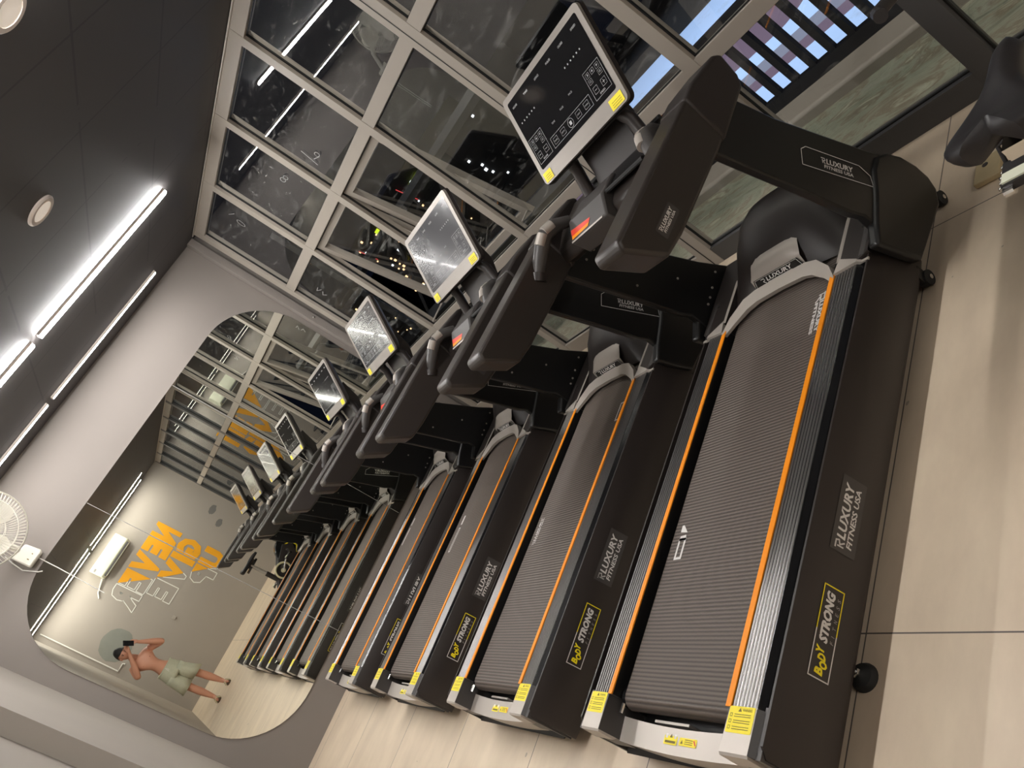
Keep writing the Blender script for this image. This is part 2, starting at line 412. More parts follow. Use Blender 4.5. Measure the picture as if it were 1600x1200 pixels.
# thin shadow gap down the middle of the two thick mullions, and the bright bead along the top
for y in (2.70, -.35): fm.box((fx0-.002, y+.006, 0), (fx0, y+.012, H-.01), 'gasket')
fm.box((fx0-.012, B, H-.012), (fx0, D-.1, H-.004), 'silver')
wf = fm.build('window_1', kind='structure', bevel=.003)
nb = 0
for i in range(len(POSTS)-1):
    y1 = POSTS[i][0]-POSTS[i][1]/2; y0 = POSTS[i+1][0]+POSTS[i+1][1]/2
    for j in range(3):
        z0 = HB[j][0]+HB[j][1]/2; z1 = HB[j+1][0]-HB[j+1][1]/2
        g = MB()
        sash = (j == 1 and i in (1, 2))
        b0 = .006
        for a, c in (((y0, z0), (y1, z0+b0)), ((y0, z1-b0), (y1, z1)), ((y0, z0), (y0+b0, z1)), ((y1-b0, z0), (y1, z1))):
            g.box((W+.024, a[0], a[1]), (W+.036, c[0], c[1]), 'gasket')
        if sash:
            sh_ = lambda x, z: W+x+(z1-z)*.20
            for a, c in (((y0+.008, z0), (y1-.008, z0+.05)), ((y0+.008, z1-.05), (y1-.008, z1)), ((y0+.008, z0+.05), (y0+.058, z1-.05)), ((y1-.058, z0+.05), (y1-.008, z1-.05))):
                g.prism([(sh_(.03, a[1]), a[1]), (sh_(.03, c[1]), c[1]), (sh_(.075, c[1]), c[1]), (sh_(.075, a[1]), a[1])], 'y', a[0], c[0], 'frame_grey')
            g.add([(sh_(.05, z0+.05), y0+.05, z0+.05), (sh_(.05, z0+.05), y1-.05, z0+.05), (sh_(.05, z1-.05), y1-.05, z1-.05), (sh_(.05, z1-.05), y0+.05, z1-.05)], [(0, 1, 2, 3)], 'window_glass')
            g.tube([(W+.03, y0+.02, z0+.02), (sh_(.05, z0), y0+.02, z0+.03)], .006, 'silver', 6); g.tube([(W+.03, y1-.02, z0+.02), (sh_(.05, z0), y1-.02, z0+.03)], .006, 'silver', 6)
        else:
            g.add([(W+.03, y0+b0, z0+b0), (W+.03, y1-b0, z0+b0), (W+.03, y1-b0, z1-b0), (W+.03, y0+b0, z1-b0)], [(0, 1, 2, 3)], 'window_glass')
        g.build('window_pane', parent=wf, smooth=False)
# numbers written by hand on the panes
def handmark(name, F, strokes, t=.004):
    mk = MB()
    for st in strokes: mk.fline(F, st, t, 'ui_line', lift=.0)
    return mk.build(name, parent=wf, smooth=False)
def circ(cx, cy, rx, ry, n=10): return [(cx+rx*math.cos(2*PI*k/n), cy+ry*math.sin(2*PI*k/n)) for k in range(n+1)]
FW = lambda y, z: Fr((W+.020, y, z), (0, .30, -1), (0, -1, -.30))
handmark('pane_number', FW(5.20, 2.50), [[(0, .03), (.02, .09)], circ(.10, .045, .035, .022)])
handmark('pane_number', FW(4.40, 2.24), [circ(.02, .03, .018, .022), circ(.02, .07, .016, .018)])
handmark('pane_number', FW(3.98, 2.11), [circ(.02, .055, .016, .018), [(.038, .055), (.03, .0)], [(-.05, -.03), (.07, -.02)]])
handmark('pane_number', FW(5.45, 1.72), [[(0, .05), (.02, 0), (.03, .06)], [(.05, .05), (.075, .01), (.09, .05)]])

# mirror -----------------------------------------------------------
def mirror():
    m_ = MB()
    out = rrect(-.285, .238, 2.612, 2.200, .50, 14)
    n = len(out)
    y0, y1 = D-.008, D-.0005
    cx, cz = 1.16, 1.22
    def inset(p, d):
        v = Vector((cx-p[0], cz-p[1])); 
        return (p[0]+d*(1 if p[0] < cx else -1)*abs(v.x)/v.length, p[1]+d*(1 if p[1] < cz else -1)*abs(v.y)/v.length)
    inn = [inset(p, .012) for p in out]
    vs = [(x, y0, z) for x, z in inn] + [(x, y0, z) for x, z in out] + [(x, y1, z) for x, z in out]
    m_.add(vs, [tuple(range(n))], 'mirror_silver')
    m_.add(vs, [(n+i, i, (i+1) % n, n+(i+1) % n) for i in range(n)], 'mirror_silver')
    m_.add(vs, [(2*n+i, n+i, n+(i+1) % n, 2*n+(i+1) % n) for i in range(n)], 'silver')
    o = m_.build('mirror', smooth=False)
    tag(o, 'wide rounded wall mirror made of three panels beside the windows', 'mirror')
    for x in (.655, 1.645):
        sm = MB(); sm.box((x-.0018, D-.0095, .245), (x+.0018, D-.0081, 2.194), 'grey_print')
        sm.build('panel_joint', parent=o, smooth=False)
mirror()
# thin cords dangling beside and over the mirror
def cord(name, pts, r, label, m='cable_white'):
    return tag(MB().tube(pts, r, m, 6).build(name), label, 'cable')

# ceiling light strips ---------------------------------------------
def led(x0, x1, y, label, grp, mt='led'):
    e = empty('ceiling_light_strip', ((x0+x1)/2, y, H-.03), label, 'light', grp)
    MB().box((x0, y-.018, H-.014), (x1, y+.018, H-.0005), 'light_trim').build('housing', e, off=((x0+x1)/2, y, H-.03))
    dd = .008 if mt == 'led' else 0
    MB().box((x0+.004, y-.015, H-.0168-dd), (x1-.004, y+.015, H-.014), 'led' if mt == 'led' else 'light_trim').add([(x0+.005, y-.0145, H-.0172-dd), (x0+.005, y+.0145, H-.0172-dd), (x1-.005, y+.0145, H-.0172-dd), (x1-.005, y-.0145, H-.0172-dd)], [(0, 1, 2, 3)], mt).build('diffuser', e, off=((x0+x1)/2, y, H-.03), smooth=False)
G1 = 'ceiling light strips'
led(1.115, 2.235, 4.395, 'lit ceiling strip ending near the windows, row farther from the mirror wall', G1)
led(-.08, 1.065, 4.395, 'lit ceiling strip cut by the photo edge, row farther from the mirror wall', G1)
led(1.085, 2.205, 5.50, 'lit ceiling strip ending near the windows, row nearest the mirror wall', G1, 'led_soft')
led(-.08, 1.040, 5.50, 'lit ceiling strip cut by the photo edge, row nearest the mirror wall', G1, 'led_soft')
led(-.45, .60, 1.95, 'added unseen ceiling strip, extra light for the near floor, wall half', G1)  # unseen strip row added to brighten the near floor
led(.65, 1.65, 1.95, 'added unseen ceiling strip, extra light for the near floor, window half', G1)
for y, t in ((-1.80, 'first'), (-2.42, 'second')):
    led(.98, 2.30, y, 'lit strip at the back of the room above the mural, %s row from the camera, window half' % t, G1, 'led_back')
    led(-.45, .93, y, 'lit strip at the back of the room above the mural, %s row from the camera, left half' % t, G1, 'led_back')

# round ceiling fittings -------------------------------------------
for (x, y, l) in ((1.295, 3.298, 'round flat ceiling fitting nearer the light strips'), (1.315, 2.15, 'round flat ceiling fitting cut off at the top left corner of the photo')):
    e = empty('ceiling_fitting', (x, y, H), l, 'ceiling fitting', 'round ceiling fittings')
    T = Matrix.Translation((0, 0, 0))
    MB().lathe([(.075, -.001), (.075, -.008), (.068, -.014), (.052, -.014), (.052, -.009)], T, 'light_trim', 32).build('rim', e)
    MB().lathe([(.0, -.009), (.052, -.009), (.052, -.011), (.0, -.012)], T, 'disc_glow', 32).build('disc', e)


# ================================================================== TREADMILLS
OX = 1.25
OFF = (OX, 0, 0)
def luxury(mb, F, x, y, wd, ht, usa=True, m='white_print'):
    """stylised wordmark: small R mark, LUXURY, FITNESS USA below"""
    if usa:
        mb.fline(F, [(x, y+ht*.98), (x+wd*.10, y+ht*.98), (x+wd*.115, y+ht*.80), (x+wd*.055, y+ht*.72), (x+wd*.10, y+ht*.46)], ht*.085, m)
        mb.fline(F, [(x+wd*.03, y+ht*.84), (x+wd*.03, y+ht*.50)], ht*.085, m)
        mb.text(F, 'LUXURY', x+wd*.14, y+ht*.46, wd*.86, ht*.54, m, bold=.03, shear=.12)
        mb.text(F, 'FITNESS USA', x+wd*.05, y, wd*.92, ht*.34, m, bold=.025, shear=.12)
    else:
        mb.fline(F, [(x, y+ht*.95), (x+wd*.10, y+ht*.95), (x+wd*.10, y+ht*.6), (x+wd*.04, y+ht*.5), (x+wd*.10, y+ht*.1)], ht*.12, m)
        mb.text(F, 'LUXURY', x+wd*.16, y+ht*.28, wd*.84, ht*.72, m, bold=.03, shear=.12)
        mb.frect(F, x+wd*.16, y+ht*.05, x+wd*.95, y+ht*.14, m)

def make_treadmill(idx, label, film=False):
    cy = TY[idx]
    root = empty('treadmill', (OX, cy, 0), label, 'treadmill', 'row of treadmills facing the windows')
    def bd(mb, name, par=root, **k): return mb.build(name, par, off=OFF, **k)
    # deck body -----------------------------------------------------
    d = MB()
    d.box((.42, -.25, .06), (1.86, .25, .205), 'black_panel')
    d.box((.40, -.372, .06), (2.2, -.25, .2), 'black_panel'); d.box((.40, .25, .06), (2.2, .372, .2), 'black_panel')
    d.box((1.86, -.36, .05), (2.26, .36, .22), 'black_panel')
    deck = bd(d, 'deck_frame')
    # belt: wraps the rear roller
    rows = []
    prof = []
    for k in range(9):
        a = PI/2 + PI*k/8
        prof.append((.425+.036*math.cos(a), .194+.036*math.sin(a)))
    prof = [(1.95, .230), (1.7, .230), (1.2, .230), (.8, .230)] + prof + [(.8, .158)]
    for x, z in prof: rows.append([(x, y, z) for y in (-.221, -.1, .0, .1, .221)])
    bl = MB().grid(rows, 'belt_ribbed')
    F = Fr((0, 0, .242), (-1, 0, 0), (0, -1, 0))      # reads facing the rear left
    # printed marks on the belt
    if idx == 0:
        FB = Fr((1.77, -.212, .2304), (-1, 0, 0), (0, -1, 0))
        FB = Fr((1.765, -.172, .2304), (-1, -.03, 0), (.03, -1, 0))
        bl.fline(FB, [(0, .034), (.030, .034), (.030, .018), (.010, .018), (.032, .000)], .006, 'white_print'); bl.fline(FB, [(.004, .034), (.004, .010)], .005, 'white_print')
        bl.text(FB, 'LUXURY', .036, .018, .135, .017, 'white_print', bold=.05); bl.text(FB, 'FITNESS', .036, -.002, .135, .014, 'white_print', bold=.05)
        FM = Fr((.845, .184, .2304), (1, .02, 0), (-.02, 1, 0))
        bl.fframe(FM, 0, -.036, .075, 0, .0085, 'white_print'); bl.flat(FM, [(.066, -.036), (.085, -.03), (.083, -.004), (.066, 0)], 'white_print')
        bl.flat(FM, [(.093, -.033), (.122, -.008), (.122, .002), (.098, .002)], 'white_print')
    elif idx == 1:
        FM = Fr((1.03, .175, .2304), (1, .03, 0), (-.03, 1, 0))
        luxury(bl, FM, 0, -.014, .14, .028)
        F2 = Fr((1.60, -.172, .2304), (1, 0, 0), (0, 1, 0))
        bl.fframe(F2, 0, -.018, .10, .012, .007, 'white_print')
    elif idx == 2:
        FM = Fr((1.12, .15, .2304), (1, .0, 0), (0, 1, 0))
        bl.fframe(FM, 0, -.012, .16, .012, .006, 'white_print'); bl.frect(FM, .18, -.01, .24, .01, 'white_print')
    else:
        FM = Fr((1.30, .18, .2304), (1, .0, 0), (0, 1, 0))
        bl.frect(FM, 0, -.010, .14, .006, 'white_print'); bl.frect(FM, .16, -.008, .22, .008, 'white_print')
    belt = bd(bl, 'belt', smooth=True)
    ro = MB().tube([(.425, -.245, .194), (.425, .245, .194)], .030, 'black_gloss', 20); bd(ro, 'rear_roller')
    for s in (-1, 1):
        bo = MB(); bo.tube([(.40, s*.236, .215), (.372, s*.236, .215)], .007, 'chrome', 8); bd(bo, 'roller_bolt')
    for s in (-1, 1):
        # ribbed side rail
        comb = []
        n = 7; v0, v1 = .264, .345
        for k in range(n):
            a = v0+(v1-v0)*k/n; b_ = v0+(v1-v0)*(k+1)/n; wq = b_-a
            comb += [(a, .2535), (a+wq*.22, .2565), (a+wq*.62, .2565), (a+wq*.80, .2535)]
        poly = [(v0-.012, .15), (v0-.012, .2545), (v0, .2550)] + comb + [(v1, .254), (v1, .15)]
        poly = [(s*v, z) for v, z in poly]
        if s > 0: poly = poly[::-1]
        rl = MB().prism(poly, 'x', .41, 1.795, 'rib_metal')
        rl.add([(.412, s*(v0-.0125), .15), (1.793, s*(v0-.0125), .15), (1.793, s*(v0-.0125), .2552), (.412, s*(v0-.0125), .2552)], [(0, 1, 2, 3)], 'black_panel')
        # dark grooves between the ribs
        for k in range(n):
            a = v0+(v1-v0)*k/n; wq = (v1-v0)/n
            rl.add([(.412, s*(a+wq*.78), .2546), (1.793, s*(a+wq*.78), .2546), (1.793, s*(a+wq*1.08), .2546), (.412, s*(a+wq*1.08), .2546)], [(0, 1, 2, 3) if s > 0 else (3, 2, 1, 0)], 'rib_dark')
        rail = bd(rl, 'side_rail', smooth=False)
        # orange strip
        og = MB().box((.41, s*.2450, .2555), (1.785, s*.2640, .2602), 'orange'); bd(og, 'orange_strip', bevel=.001)
        # gloss channel beside the rail
        ch = MB().prism([(s*.345, .254), (s*.360, .240), (s*.364, .20), (s*.345, .20)], 'x', .41, 1.80, 'black_gloss'); bd(ch, 'rail_channel')
        # silver end cap with its dark inner and outer cheeks
        cp = MB()
        cp.prism([(s*.258, .12), (s*.258, .2585), (s*.350, .2585), (s*.362, .245), (s*.362, .12)], 'x', .308, .411, 'dark_grey')
        cp.add([(.308, s*.258, .2592), (.411, s*.262, .2592), (.411, s*.350, .2592), (.308, s*.350, .2592)], [(0, 1, 2, 3) if s > 0 else (3, 2, 1, 0)], 'silver')
        cp.prism([(.308, .2585), (.308, .19), (.300, .20), (.302, .255)], 'y', s*.258, s*.350, 'silver')
        cap = bd(cp, 'end_cap')
        st = MB()
        FS = Fr((.352, s*.305+.042, .2594), (0, -1, 0), (1, 0, 0))
        st.flat(FS, rrect(0, 0, .084, .060, .004, 3), 'yellow')
        st.flat(FS, [(.030, .048), (.042, .048), (.036, .057)], 'yellow_ink', .0010)
        st.text(FS, 'WARNING', .045, .049, .03, .006, 'yellow_ink', lift=.0010)
        for q, yy in enumerate((.036, .022, .008)):
            st.fframe(FS, .006, yy, .014, yy+.008, .0012, 'yellow_ink', .0010)
            for zz in (0, .005): st.frect(FS, .020, yy+zz, .074, yy+zz+.0016, 'yellow_ink', .0010)
        bd(st, 'warning_sticker', cap, smooth=False)
        # long black side cover
        pc = [(s*.376, .252), (s*.383, .252), (s*.398, .20), (s*.409, .07), (s*.400, .050), (s*.376, .050)]
        cv = MB()
        def ring(x, k=1., zt=0.): return [(x, s*(.376+(abs(v)-.376)*k), z-(zt if z > .2 else 0)) for v, z in pc]
        rows = [ring(.312, .6, .02), ring(.335, 1.), ring(.7), ring(1.2), ring(1.7), ring(1.86), ring(1.93, .7)]
        cv.grid(rows, 'black_plastic', close=True)
        cv.add(rows[0], [tuple(range(6))], 'black_plastic'); cv.add(rows[-1], [tuple(range(5, -1, -1))], 'black_plastic')
        cv.box((.306, s*.362, .06), (.42, s*.378, .246), 'dark_grey')
        cover = bd(cv, 'side_cover')
        # name plates on the sloping side
        nrm = V((0, s*.130, .011)).normalized(); up = V((0, -s*.011, .130)).normalized()
        if s < 0: u = V((1, 0, 0))
        else: u = V((-1, 0, 0))
        def PF(x, z):
            t = (z-.07)/.13
            yy = s*(.409-(.011)*t)
            return Fr((x, yy+s*.0008, z), u, up)
        def place(xa, xb): return (xa if s < 0 else xb)
        p1 = MB(); F1 = PF(place(.842, 1.060), .118)
        p1.frect(F1, 0, 0, .212, .078, 'dark_grey', .0006); luxury(p1, F1, .010, .014, .185, .050)
        for k in range(1): pass
        bd(p1, 'name_plate', cover, smooth=False)
        p2 = MB(); F2 = PF(place(.524, .752), .127)
        p2.frect(F2, 0, 0, .226, .062, 'black_plastic', .0005)
        p2.frect(F2, 0, 0, .113, .0030, 'white_print', .001); p2.frect(F2, .113, 0, .226, .0030, 'yellow', .001)
        p2.frect(F2, 0, .059, .113, .062, 'white_print', .001); p2.frect(F2, .113, .059, .226, .062, 'yellow', .001)
        p2.frect(F2, 0, 0, .0030, .062, 'white_print', .001); p2.frect(F2, .223, 0, .226, .062, 'yellow', .001)
        xx = .010
        for ch_, dy_, wd_ in (('B', .022, .018), ('O', .012, .018), ('D', .020, .017), ('Y', .028, .018)):
            p2.text(F2, ch_, xx, dy_, wd_, .024, 'yellow', bold=.05, shear=.15, lift=.0012); xx += wd_-.001
        p2.text(F2, 'STRONG', .086, .024, .126, .026, 'white_print', bold=.05, shear=.2, lift=.0012)
        for q, ch_ in enumerate('FITNESS'):
            p2.text(F2, ch_, .090+q*.0175, .007, .003 if ch_ == 'I' else .008, .010, 'grey_print', bold=.01, shear=.15, lift=.0012)
        bd(p2, 'maker_plate', cover, smooth=False)
        # platform beside the motor hood and the silver corner at its start
        pf = MB(); pl = [(1.795, .285), (1.86, .262), (2.16, .262), (2.20, .24), (2.20, .385), (1.82, .385), (1.795, .352)]
        pf.prism([(x, s*v) for x, v in (pl if s > 0 else pl[::-1])], 'z', .15, .2625, 'black_plastic')
        pf.tube([(1.95, s*.345, .262), (1.95, s*.345, .2632)], .007, 'gasket', 12)
        plat = bd(pf, 'front_platform', bevel=.004)
        pe = MB(); pe.prism([(s*.262, .2626), (s*.272, .2655), (s*.278, .2626)], 'x', 1.83, 2.05, 'silver_paint'); bd(pe, 'platform_edge')
        pe = MB(); pe.prism([(s*.352, .2626), (s*.362, .2645), (s*.372, .2626)], 'x', 1.81, 1.97, 'dark_grey'); bd(pe, 'platform_edge')
        cn = MB(); cn.prism([(x, s*v) for x, v in ([(1.782, .264), (1.842, .275), (1.800, .350), (1.788, .352)] if s > 0 else [(1.782, .264), (1.842, .275), (1.800, .350), (1.788, .352)][::-1])], 'z', .24, .2655, 'silver')
        cn.prism([(s*.350, .266), (s*.362, .254), (s*.386, .254), (s*.386, .248), (s*.350, .248)], 'x', 1.788, 1.798, 'silver')
        bd(cn, 'corner_trim')
        # upright
        up_in = [(1.664, .93), (1.729, .745), (1.794, .565), (1.853, .385), (1.880, .335), (1.874, .25), (1.868, .16), (1.874, .105)]
        up_out = [(2.150, .075), (2.205, .115), (2.222, .24), (2.135, .385), (2.03, .60), (1.965, .735), (1.895, .93)]
        ug = MB(); poly = up_in + up_out
        n = len(poly)
        ug.prism([(x, z) for x, z in poly], 'y', s*.396, s*.428, 'black_panel')
        upr = bd(ug, 'upright', bevel=.006, bseg=2)
        # seams and screws
        for x, z in ((2.14, .30), (2.06, .29), (2.01, .285), (1.975, .283), (1.87, .86), (1.84, .85), (1.86, .82), (1.80, .83), (1.93, .80), (1.99, .45), (1.84, .60)):
            sg = MB(); sg.tube([(x, s*.397, z), (x, s*.3925, z)], .0052, 'silver_paint', 8)
            bd(sg, 'screw', upr)
        sh = MB()   # moulded skirt wrapping the foot of the upright
        sk = [(1.800, .275), (1.875, .300), (1.985, .325), (2.07, .352), (2.13, .352), (2.178, .318), (2.212, .262), (2.230, .19), (2.228, .13), (2.205, .085), (2.15, .06), (1.872, .095), (1.845, .16)]
        sh.prism(sk, 'y', s*.400, s*.440, 'black_panel')
        bd(sh, 'foot_cover', upr, bevel=.012, bseg=3)
        # badge on the outer face
        bgm = MB()
        e1 = V((.128, 0, -.262)).normalized()
        if s < 0: FU = Fr((1.878, s*.4288, .600), e1, V((-e1.z, 0, e1.x)) * 1)
        else: FU = Fr((2.000, s*.4288, .318), -e1, V((-e1.z, 0, e1.x)))
        L_, H_ = .300, .068
        shape = [(0, 0), (L_, 0), (L_-.006, H_*.55), (L_-.05, H_*.93), (.025, H_), (.004, H_*.8)]
        bgm.fline(FU, shape, .0024, 'white_print', .0012, closed=True)
        luxury(bgm, FU, .085, .012, .135, .036)
        bd(bgm, 'upright_badge', upr, smooth=False)
        # armrest
        ag = MB()
        prof = [(1.170, 1.020), (1.185, 1.046), (1.80, 1.030), (1.95, 1.004), (1.975, .985), (1.955, .915), (1.93, .888), (1.66, .880), (1.33, .893), (1.245, .905)]
        ag.prism(prof, 'y', s*.352, s*.462, 'armrest_black')
        arm = bd(ag, 'armrest', bevel=.011, bseg=3)
        am = MB(); am.prism([(1.725, 1.0345), (1.80, 1.0325), (1.952, 1.006), (1.979, .986), (1.957, .912), (1.93, .885), (1.70, .8765)], 'y', s*.348, s*.467, 'black_plastic')
        bd(am, 'armrest_front_cover', arm, bevel=.012, bseg=3)
        ap = MB()
        if s < 0: FA = Fr((1.282, s*.4625, .928), (1, 0, -.03), (.03, 0, 1))
        else: FA = Fr((1.390, s*.4625, .926), (-1, 0, .03), (.03, 0, 1))
        ap.flat(FA, rrect(0, 0, .105, .040, .006, 3), 'dark_grey', .0005); luxury(ap, FA, .010, .010, .085, .022)
        bd(ap, 'armrest_plate', arm, smooth=False)
        # pulse grip between console tray and armrest
        gg = MB()
        gpts = [(1.80, s*.275, .985), (1.755, s*.290, 1.022), (1.71, s*.305, 1.035), (1.665, s*.325, 1.020), (1.62, s*.350, .995), (1.585, s*.365, .975)]
        gg.tube(gpts, [.020, .026, .027, .027, .026, .020], 'dark_grey', 14)
        gg.tube([V(gpts[-1])+V((.010, 0, .004)), V(gpts[-1])+V((-.016, s*.006, -.010))], .031, 'black_plastic', 18)
        for q in (1, 2): 
            a, b_ = V(gpts[q]), V(gpts[q+1]); mid = (a+b_)/2
            gg.tube([a.lerp(b_, .08)+V((-.008, -s*.010, .012)), a.lerp(b_, .92)+V((-.008, -s*.010, .012))], .020, 'silver_paint', 12)
        bd(gg, 'hand_grip', arm)
        # adjustable rear foot and front wheels
        ft = MB(); ft.lathe([(.0, .0), (.036, .0), (.036, .006), (.030, .018), (.012, .026), (.007, .030), (.007, .075), (0, .075)], Matrix.Translation((.595, s*.388, 0)), 'rubber', 24)
        ft.tube([(.595, s*.388, .026), (.595, s*.388, .075)], .0075, 'chrome', 10); ft.tube([(.595, s*.388, .034), (.595, s*.388, .042)], .013, 'chrome', 6)
        bd(ft, 'rubber_foot')
        for wx in (2.235, 1.87):
            wh = MB(); wy = s*.398
            wh.tube([(wx, wy-.014, .026), (wx, wy+.014, .026)], .026, 'rubber', 20); wh.tube([(wx, wy-.020, .026), (wx, wy+.020, .026)], .008, 'chrome', 10)
            wh.box((wx-.03, wy-.009, .035), (wx+.01, wy+.009, .08), 'black_panel')
            bd(wh, 'wheel')
    # rear crossbar with stickers ----------------------------------
    cb = MB(); fr, bk = [], []
    nn = 16
    for k in range(nn+1):
        v = -.258+.516*k/nn; t = abs(v)/.258
        fr.append((.374-.012*(1-t**2), v)); bk.append((.306-.010*(1-t**2), v))
    top = [(x, v, .186) for x, v in fr]; tb = [(x, v, .180) for x, v in bk]
    low = [(x+.01, v, .075) for x, v in bk]; inn = [(x, v, .12) for x, v in fr]
    cb.grid([inn, top], 'dark_grey'); cb.grid([top, tb], 'silver'); cb.grid([tb, low], 'silver_paint')
    cross = bd(cb, 'rear_crossbar', smooth=True, angle=30)
    s1 = MB(); FS = Fr((.320, .052, .1836), (0, -1, .0), (1, 0, .0))
    s1.flat(FS, rrect(0, 0, .055, .034, .003, 3), 'yellow')
    s1.frect(FS, .005, .016, .014, .030, 'white_print', .001); s1.frect(FS, .041, .016, .050, .030, 'white_print', .001)
    s1.flat(FS, [(.022, .018), (.034, .018), (.028, .029)], 'yellow_ink', .001); s1.frect(FS, .006, .004, .049, .010, 'yellow_ink', .001)
    bd(s1, 'hand_warning_sticker', cross, smooth=False)
    s2 = MB(); FS = Fr((.322, -.012, .1836), (0, -1, .0), (1, 0, .0))
    s2.flat(FS, rrect(0, 0, .070, .021, .003, 3), 'yellow')
    s2.flat(FS, [(.006, .005), (.016, .005), (.011, .015)], 'yellow_ink', .001)
    for yy in (.005, .010, .015): s2.frect(FS, .022, yy, .054, yy+.0018, 'yellow_ink', .001)
    s2.fline(FS, [(.058, .016), (.066, .006)], .004, 'red', .001)
    bd(s2, 'small_warning_sticker', cross, smooth=False)
    bp_ = MB(); bp_.box((.385, -.255, .06), (.43, .255, .10), 'black_panel'); bd(bp_, 'rear_guard')
    bp_ = MB(); bp_.box((.374, -.02, .13), (.381, .13, .172), 'silver'); bd(bp_, 'roller_plate')
    bt = MB(); bt.prism([(.300, .075), (.36, .03), (2.22, .045), (2.28, .09), (2.2, .12), (.38, .12)], 'y', -.36, .36, 'black_panel'); bd(bt, 'underbody')
    # motor hood ----------------------------------------------------
    hd = MB(); rows = []
    for x, zc, hw in ((1.912, .250, .262), (1.925, .266, .270), (1.96, .302, .284), (2.02, .352, .288), (2.09, .402, .288), (2.16, .425, .285), (2.22, .418, .278), (2.27, .370, .266), (2.30, .26, .25), (2.315, .10, .24)):
        row = []
        for k in range(21):
            t = -1+2*k/20; a = abs(t)**3.2
            zz = zc*(1-.06*t*t) - max(0, zc-.245)*a*.92
            row.append((x, hw*t, zz))
        rows.append([(x, -hw, .06)] + row + [(x, hw, .06)])
    hd.grid(rows, 'black_plastic')
    hood = bd(hd, 'motor_hood', smooth=True, angle=60)
    # silver trim crossing the belt at the hood
    tr = MB()
    fro = [(1.775, .2640), (1.835, .235), (1.893, .175), (1.912, .120), (1.916, .0), (1.912, -.120), (1.893, -.175), (1.835, -.235), (1.775, -.2640)]
    rea = [(1.755, .258), (1.800, .215), (1.845, .155), (1.862, .110), (1.868, .0), (1.862, -.110), (1.845, -.155), (1.800, -.215), (1.755, -.258)]
    tr.grid([[(x, v, .262 + (.012 if abs(v) < .2 else 0.006 if abs(v) < .25 else 0)) for x, v in fro], [(x, v, .256 + (.004 if abs(v) < .2 else 0)) for x, v in rea], [(x+.004, v, .243) for x, v in rea]], 'silver')
    tr.grid([[(x+.004, v, .245) for x, v in fro], [(x, v, .262 + (.012 if abs(v) < .2 else 0.006 if abs(v) < .25 else 0)) for x, v in fro]], 'silver')
    bd(tr, 'belt_trim', smooth=True, angle=50)
    bg_ = MB(); pr = []
    for k in range(9):
        v = .118-.236*k/8; h = .034*(1-(abs(v)/.125)**4)
        pr.append((v, h))
    bg_.grid([[(1.916, v, .262) for v, h in pr], [(1.930, v, .300) for v, h in pr], [(1.950, v*.98, .302+h*.8) for v, h in pr], [(1.985, v*.96, .318+h*.7) for v, h in pr], [(2.04, v*.9, .33) for v, h in pr]], 'silver_paint')
    FBg = Fr((1.9140, .112, .266), (0, -1, 0), (.38, 0, 1))
    bg_.flat(FBg, [(-.004, -.002), (.228, -.002), (.216, .036), (.008, .036)], 'black_gloss', .0015)
    bg_.fline(FBg, [(.004, .002), (.220, .002), (.211, .033), (.013, .033)], .0014, 'white_print', .002, closed=True)
    luxury(bg_, (FBg[0]+V((-.0032, 0, .001)), FBg[1], FBg[2]), .040, .007, .145, .022, usa=False)
    bd(bg_, 'hood_badge', hood, smooth=True, angle=40)
    # tray crossbar between the uprights ---------------------------
    tb_ = MB()
    tb_.prism([(1.70, .905), (1.72, .950), (1.80, .972), (1.95, .978), (2.00, .95), (2.0, .90), (1.95, .875), (1.74, .870)], 'y', -.365, .365, 'armrest_black')
    tray = bd(tb_, 'console_tray', bevel=.012, bseg=3)
    tp = MB(); tp.box((1.76, -.20, .975), (1.93, .20, .985), 'black_gloss'); bd(tp, 'tray_mat', tray)
    for xr, zr in ((1.75, .985), (1.94, .99)):
        tp = MB(); tp.tube([(xr, -.20, zr), (xr, .20, zr)], .008, 'rubber', 8); bd(tp, 'tray_rail', tray)
    kb = MB(); kb.prism([(1.685, .880), (1.668, .955), (1.735, 1.000), (1.84, .995), (1.85, .90)], 'y', .0, .215, 'dark_grey')
    key = bd(kb, 'safety_key_box', tray, bevel=.008)
    kk = MB()
    n3 = V((-.045, 0, .075)).normalized()
    FK = Fr((1.6695, .205, .9565), (0, -1, 0), (.067, 0, .045))
    kk.flat(FK, [(.0, .022), (.11, .022), (.12, .034), (.0, .044)], 'red', .001); kk.flat(FK, [(0, .010), (.10, .012), (.11, .022), (0, .022)], 'orange', .001)
    kk.frect(FK, -.005, -.002, .185, .004, 'silver', .0015)
    tray_s = kk; 
    o_ = kk.build('safety_label', tray, off=OFF, smooth=False)
    # console -------------------------------------------------------
    upv = V((.187, 0, .280)).normalized(); nv = V((-upv.z, 0, upv.x))
    c0 = V((1.9465, 0, 1.2595))
    Lh, Wd = .340, .512
    u = V((0, -1, 0))
    def CP(a, b_, d_): return c0 + u*a + upv*b_ - nv*d_      # d_ behind the face
    cs = MB()
    for (x0, z0, x1, z1, r, d0, d1, mt) in ((-Wd/2, -Lh/2, Wd/2, Lh/2, .018, 0, .012, 'bezel'),):
        pf_ = rrect(x0, z0, x1, z1, r, 5); n = len(pf_)
        cs.add([CP(a, b_, d0) for a, b_ in pf_] + [CP(a*1.004, b_*1.004, d1) for a, b_ in pf_], [tuple(range(n))] + [(n+i, n+(i+1) % n, (i+1) % n, i) for i in range(n)], mt)
    cons = bd(cs, 'console_bezel')
    cb2 = MB(); pf_ = rrect(-Wd/2-.004, -Lh/2-.004, Wd/2+.004, Lh/2+.004, .022, 5); n = len(pf_)
